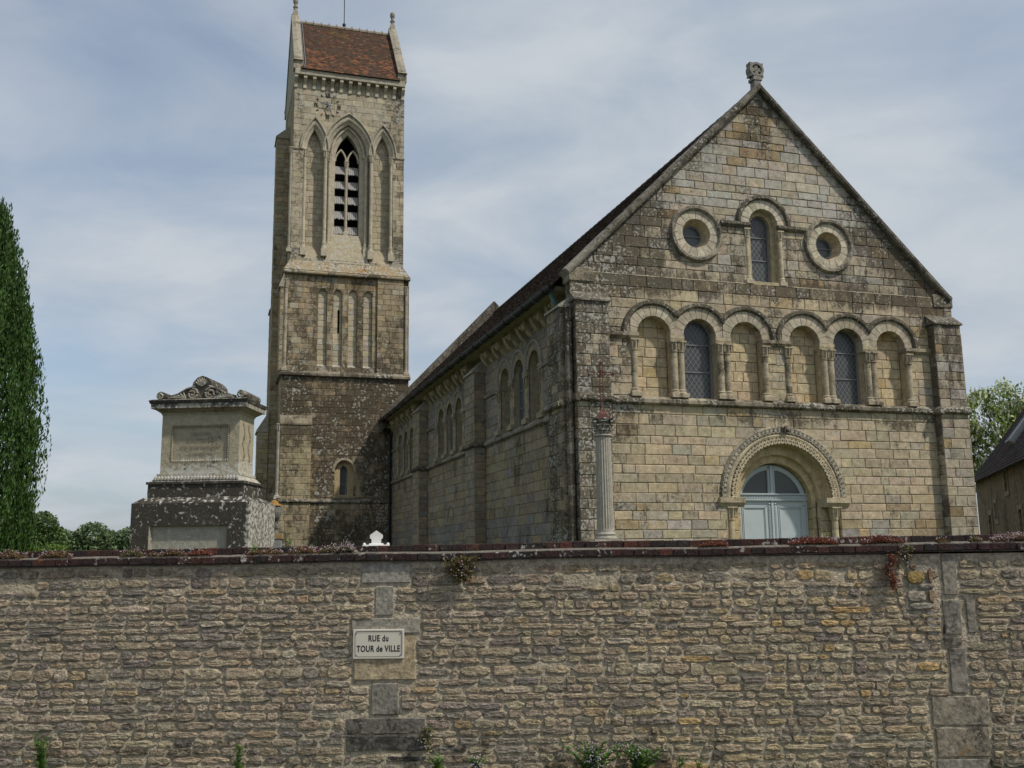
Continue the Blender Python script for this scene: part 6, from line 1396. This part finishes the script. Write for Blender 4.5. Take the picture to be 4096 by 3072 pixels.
# ---- little plants on and in front of the roadside wall; positions are along the wall, in its axes
Mw = Matrix.Translation((0, WALL_Y, STREET)) @ Matrix.Rotation(WALL_ROT, 4, 'Z')
RED = [((.22, .06, .035), 5), ((.15, .05, .03), 4), ((.28, .10, .04), 3), ((.10, .07, .03), 2)]
RUST = [((.19, .085, .03), 5), ((.13, .09, .035), 4), ((.09, .10, .03), 4), ((.22, .11, .05), 2)]
OLIVE = [((.11, .11, .03), 5), ((.14, .12, .035), 4), ((.08, .085, .025), 4), ((.16, .09, .04), 2)]
GREEN = [((.085, .17, .03), 5), ((.11, .20, .04), 4), ((.06, .125, .022), 3)]
PINK = [((.46, .37, .39), 3), ((.40, .32, .33), 3), ((.36, .20, .25), 2)]
def clump(name, label, x0, x1, zb, h, y0, y1, pal, n, size, fl=0., group=None, hang=0., cat='plant', upright=.5):
    """a cushion plant: leaves fill a low mound between x0 and x1; hang lets it spill down the face"""
    xc = (x0+x1)/2; loc = Mw @ Vector((xc, (y0+y1)/2, zb)); T = thing(name, label, cat, loc, (0, 0, WALL_ROT), group)
    w = (x1-x0)/2; d = (y1-y0)/2; u = RNG.uniform(-1, 1, n); v = RNG.uniform(-1, 1, n)
    bump = .55+.45*np.sin(u*5+x0*9)*np.sin(v*3+x0); top = h*np.clip(1-u*u, 0, 1)**.5*np.clip(1-.6*v*v, 0, 1)*(.45+.55*np.abs(bump)+.25*RNG.normal(size=n)*.5)
    z = top*RNG.uniform(.25, 1, n)**.5-hang*RNG.uniform(0, 1, n)**1.6
    y = np.where(z < 0, -d-RNG.uniform(0, .03, n), v*d)
    xx = u*w*np.where(z < 0, .35+.4*(1+z/max(hang, .01)), 1)
    P = np.c_[xx, y, z]; D = rnd_dir(n)+np.array([0, -.2, upright]); ls = size*RNG.uniform(.6, 1.4, n)
    leaf_object('foliage', P, D, rnd_dir(n)+np.array([0, -.5, .4]), ls, ls*.55, np.clip(colmix(n, pal, .35), .005, 1), LEAF, T, .1)
    st = MB()
    for i in range(10): j = RNG.integers(n); st.tube([(float(P[j, 0])*.6, float(P[j, 1])*.5, 0), tuple(map(float, P[j]))], .0015, 4)
    st.build('stem', BARK, T, kind='stuff')
    if fl:
        k = int(n*fl); j = RNG.choice(n, k); F_ = P[j]+np.array([0, -.004, .012])+RNG.normal(size=(k, 3))*np.array([.01, .008, .012]); leaf_object('flower', F_, rnd_dir(k), np.tile([0, -1, .4], (k, 1))+rnd_dir(k)*.3, size*.85, size*.8, colmix(k, PINK, .15), LEAF, T)
    return T
def zx(zf, a): return wp(*zf(a, 120))[0]
COPZ = 1.893
def cz(x): return COPZ+slope(x)
LEDGE = (-.05, .045)
gp = 'stonecrop cushions on the wall coping'
for zf, a, b, pal, h, n, fl, lb in (
        (Z1p, -40, 150, RUST, .085, 1500, .06, 'rust-brown stonecrop cushion on the coping at the far left corner'),
        (Z1p, 258, 470, RUST, .075, 1500, .08, 'rust stonecrop cushion with pale flowers on coping below the far wood'),
        (Z1p, 770, 905, OLIVE, .08, 1100, .10, 'olive and rust stonecrop cushion on coping under the tomb\'s left corner'),
        (Z1p, 935, 1010, RUST, .05, 500, .04, 'tiny rust stonecrop tuft on coping under the tomb panel\'s left part'),
        (Z1p, 1020, 1180, RUST, .075, 1100, .08, 'rust stonecrop cushion on coping under the middle of the tomb'),
        (Z1p, 1190, 1350, RED, .06, 1200, .03, 'pinkish-red stonecrop mat on coping under the tomb panel\'s right end'),
        (Z1p, 1560, 1800, RUST, .055, 1300, .06, 'flat rust stonecrop mat around the green rosette on the coping'),
        (Z1p, 1830, 2010, RUST, .075, 1200, .10, 'rust flowering stonecrop on coping below the green leafy weeds'),
        (Z1p, 2020, 2160, OLIVE, .085, 1000, .14, 'olive flowering cushion on coping left of the pale pink clump'),
        (Z2p, 80, 190, OLIVE, .10, 1300, .25, 'pale pink flowering cushion on coping, nearest left of the white gravestone'),
        (Z3p, 150, 345, RED, .06, 1100, .01, 'crimson stonecrop mat on coping left of the church door'),
        (Z3p, 725, 1035, RED, .085, 2600, .03, 'large crimson stonecrop mat on coping right below the church door'),
        (Z3p, 1180, 1450, RED, .09, 2400, .05, 'crimson and orange stonecrop mat on coping above the hanging red plant'),
        (Z3p, 1660, 1740, RUST, .05, 500, .02, 'small rust stonecrop tuft on coping over the right pier'),
        (Z3p, 1870, 1950, OLIVE, .06, 500, .06, 'small yellow-green cushion on coping below the church\'s right corner'),
        (Z3p, 2010, 2330, RUST, .085, 2000, .22, 'pink flowering stonecrop cushion on coping at the right edge')):
    x0, x1 = zx(zf, a), zx(zf, b); clump('stonecrop', lb, x0, x1, cz((x0+x1)/2), h, *LEDGE, pal, n, .013, fl, gp)
def spill(name, lb, zf, q, pal, n, size, fl, y=-.05, dens=1):
    x0, x1, z0, z1 = rect(zf, *q); h = z1-z0; xc = (x0+x1)/2
    T = thing(name, lb, 'plant', Mw @ Vector((xc, y, z1)), (0, 0, WALL_ROT)); t = RNG.uniform(0, 1, n)**.8; u = RNG.normal(size=n)*.42
    P = np.c_[np.clip(u, -1.1, 1.1)*(x1-x0)/2*(1-.45*t)+.02*np.sin(t*9), -.02+RNG.uniform(-.05, .03, n)*(1-.4*t), -t*h*RNG.uniform(.7, 1, n)]
    ls = size*RNG.uniform(.6, 1.4, n); leaf_object('foliage', P, rnd_dir(n)+np.array([0, -.3, -.4]), rnd_dir(n)+np.array([0, -.8, .3]), ls, ls*.6, np.clip(colmix(n, pal, .35), .005, 1), LEAF, T, .1)
    st = MB()
    for i in range(12): j = RNG.integers(n); st.tube([(0, .02, 0), (float(P[j, 0])*.6, float(P[j, 1]), float(P[j, 2])*.5), tuple(map(float, P[j]))], .0018, 4)
    st.build('stem', BARK, T, kind='stuff')
    if fl: k = int(n*fl); j = RNG.choice(n, k); leaf_object('flower', P[j]+np.array([0, -.015, 0])+RNG.normal(size=(k, 3))*.012, rnd_dir(k), np.tile([0, -1, .3], (k, 1))+rnd_dir(k)*.3, size*.8, size*.75, colmix(k, PINK, .15), LEAF, T)
    return T
spill('hanging_plant', 'olive and reddish flowering plant hanging under the coping right of the plaque', Z2p, (735, 150, 985, 315), OLIVE[:3]+[((.19, .075, .04), 5), ((.10, .13, .03), 3)], 1700, .019, .04)
spill('hanging_plant', 'green and yellow flowering plant spilling over the coping beside the repair patch', Z3p, (1385, 85, 1490, 190), [((.10, .12, .025), 4), ((.18, .11, .03), 3), ((.06, .09, .02), 3)], 700, .017, .1, -.06)
spill('hanging_plant', 'narrow crimson plant hanging down the wall left of the pale repair patch', Z3p, (1305, 135, 1395, 375), RED, 900, .016, .02)
spill('trailing_plant', 'yellow-green flowering plant on the wall face right of the dark pier stones', Z2p, (600, 1215, 690, 1395), [((.12, .15, .03), 4), ((.08, .12, .025), 4), ((.15, .13, .04), 2)], 800, .018, .12, -.04)
def weed(name, lb, x, z0, h, spread, n, pal, lsize, stems=5, fl=0., y=-.16, parentlab='plant', world=None, lw=.30):
    T = thing(name, lb, 'plant', world or (Mw @ Vector((x, y, z0))), (0, 0, WALL_ROT)); P, D, LS = [], [], []; st = MB()
    for s in range(stems):
        a = RNG.uniform(0, 2*PI); lean = RNG.uniform(.1, 1)*spread; hh = h*RNG.uniform(.65, 1); b = RNG.uniform(-.25, .25)*spread
        pts = [(b*math.cos(a)+lean*math.cos(a)*t*t, b*.5*math.sin(a)+lean*.5*math.sin(a)*t*t, hh*t) for t in (0, .35, .7, 1)]
        st.tube(pts, [.004, .0035, .003, .0015], 5)
        for q in range(n//stems):
            t = RNG.uniform(.08, 1)**.8; i = min(2, int(t*3)); f = t*3-i; p = np.array(pts[i])*(1-f)+np.array(pts[i+1])*f; an = RNG.uniform(0, 2*PI); d = np.array([math.cos(an), math.sin(an), RNG.uniform(.1, .9)]); l = lsize*RNG.uniform(.5, 1.2)*(1.15-.5*t); P.append(p+d*l*.5/np.linalg.norm(d)); D.append(d); LS.append(l)
    P, D, LS = map(np.array, (P, D, LS)); n = len(P); leaf_object('leaves', P, D, rnd_dir(n)*.5+np.array([0, -.3, 1]), LS, LS*lw, np.clip(colmix(n, pal, .3), .005, 1), LEAF, T, -.04); st.build('stem', plain_mat('stem_green', (.07, .11, .03), .7) if 'stem_green' not in MATS else MATS['stem_green'], T)
    if fl: k = int(n*fl); j = RNG.choice(n, k); leaf_object('flower', P[j]+RNG.normal(size=(k, 3))*.02+np.array([0, -.02, .015]), rnd_dir(k), np.tile([0, -1, .4], (k, 1))+rnd_dir(k)*.4, .014, .013, colmix(k, [((.40, .34, .46), 2), ((.48, .42, .50), 2)], .15), LEAF, T)
    return T
wh = lambda zf, b: wp(*zf(1000, b), .16)[1]+.03
Xw = lambda zf, a, b=1400: wp(*zf(a, b), .16)[0]
weed('roadside_weed', 'tall bushy green weed at the wall foot in the lower left corner', Xw(Z1p, 265), 0., wh(Z1p, 1280), .09, 330, GREEN, .06, 11)
weed('roadside_weed', 'slim upright green weed at the wall foot left of the dark pier stones', Xw(Z1p, 1500), 0., wh(Z1p, 1345), .045, 170, GREEN, .055, 6)
weed('roadside_weed', 'small leafy nettle at the wall foot below the dark pier stones', Xw(Z2p, 712), 0., wh(Z2p, 1425), .09, 90, GREEN, .07, 6, lw=.5)
weed('roadside_weed', 'low green weed with mauve flowers at the wall foot, left one of a pair', Xw(Z2p, 950), 0., wh(Z2p, 1425), .14, 200, GREEN, .04, 10, .25, lw=.5)
weed('flowering_weed', 'wide green clump with mauve flowers at the wall foot below the plain wall', Xw(Z2p, 1690), 0., wh(Z2p, 1345), .30, 900, GREEN, .045, 30, .22, lw=.55)
weed('flowering_weed', 'bright green fringe of leafy weed right of the wide mauve-flowered clump', Xw(Z2p, 1990), 0., wh(Z2p, 1375), .28, 800, [((.09, .17, .03), 4), ((.07, .14, .025), 4)], .055, 26, .06, lw=.45)
weed('roadside_weed', 'small green weed at the wall foot right of the mauve clumps', Xw(Z3p, 25), 0., wh(Z3p, 1430), .05, 50, GREEN, .05, 4, lw=.45)
weed('roadside_weed', 'tiny green sprig at the wall foot under the gold-tinted wall', Xw(Z3p, 150), 0., wh(Z3p, 1435), .04, 36, GREEN, .045, 3, lw=.45)
xr = zx(Z1p, 1607); weed('green_rosette', 'bright green upright rosette growing on the coping in front of the tomb', xr, cz(xr), .085, .025, 26, [((.10, .20, .03), 1)], .06, 6, 0, .0, lw=.35)
xr = zx(Z3p, 970); weed('green_sprout', 'tiny pale green sprout on the coping under the church door', xr, cz(xr)+.05, .06, .01, 8, [((.16, .22, .06), 1)], .04, 2, 0, .0, lw=.3)
for sx, lb, w in ((1190, 'large bright green leafy weed behind the coping between the tomb and tower', .26), (1275, 'smaller bright green leafy weed behind the coping below the tower', .09)):
    r = cR*((sx-2048)/F_PX)+cU*((1536-2165)/F_PX)+cF; t = 9.9/r.y; p_ = Vector((0, 0, EYE))+r*t
    weed('leafy_weed', lb, 0, 0, 1.30, w, 200 if w > .1 else 60, [((.06, .17, .02), 4), ((.08, .21, .03), 3)], .085, 12 if w > .1 else 4, 0, world=(p_.x, p_.y, YARD), lw=.5)
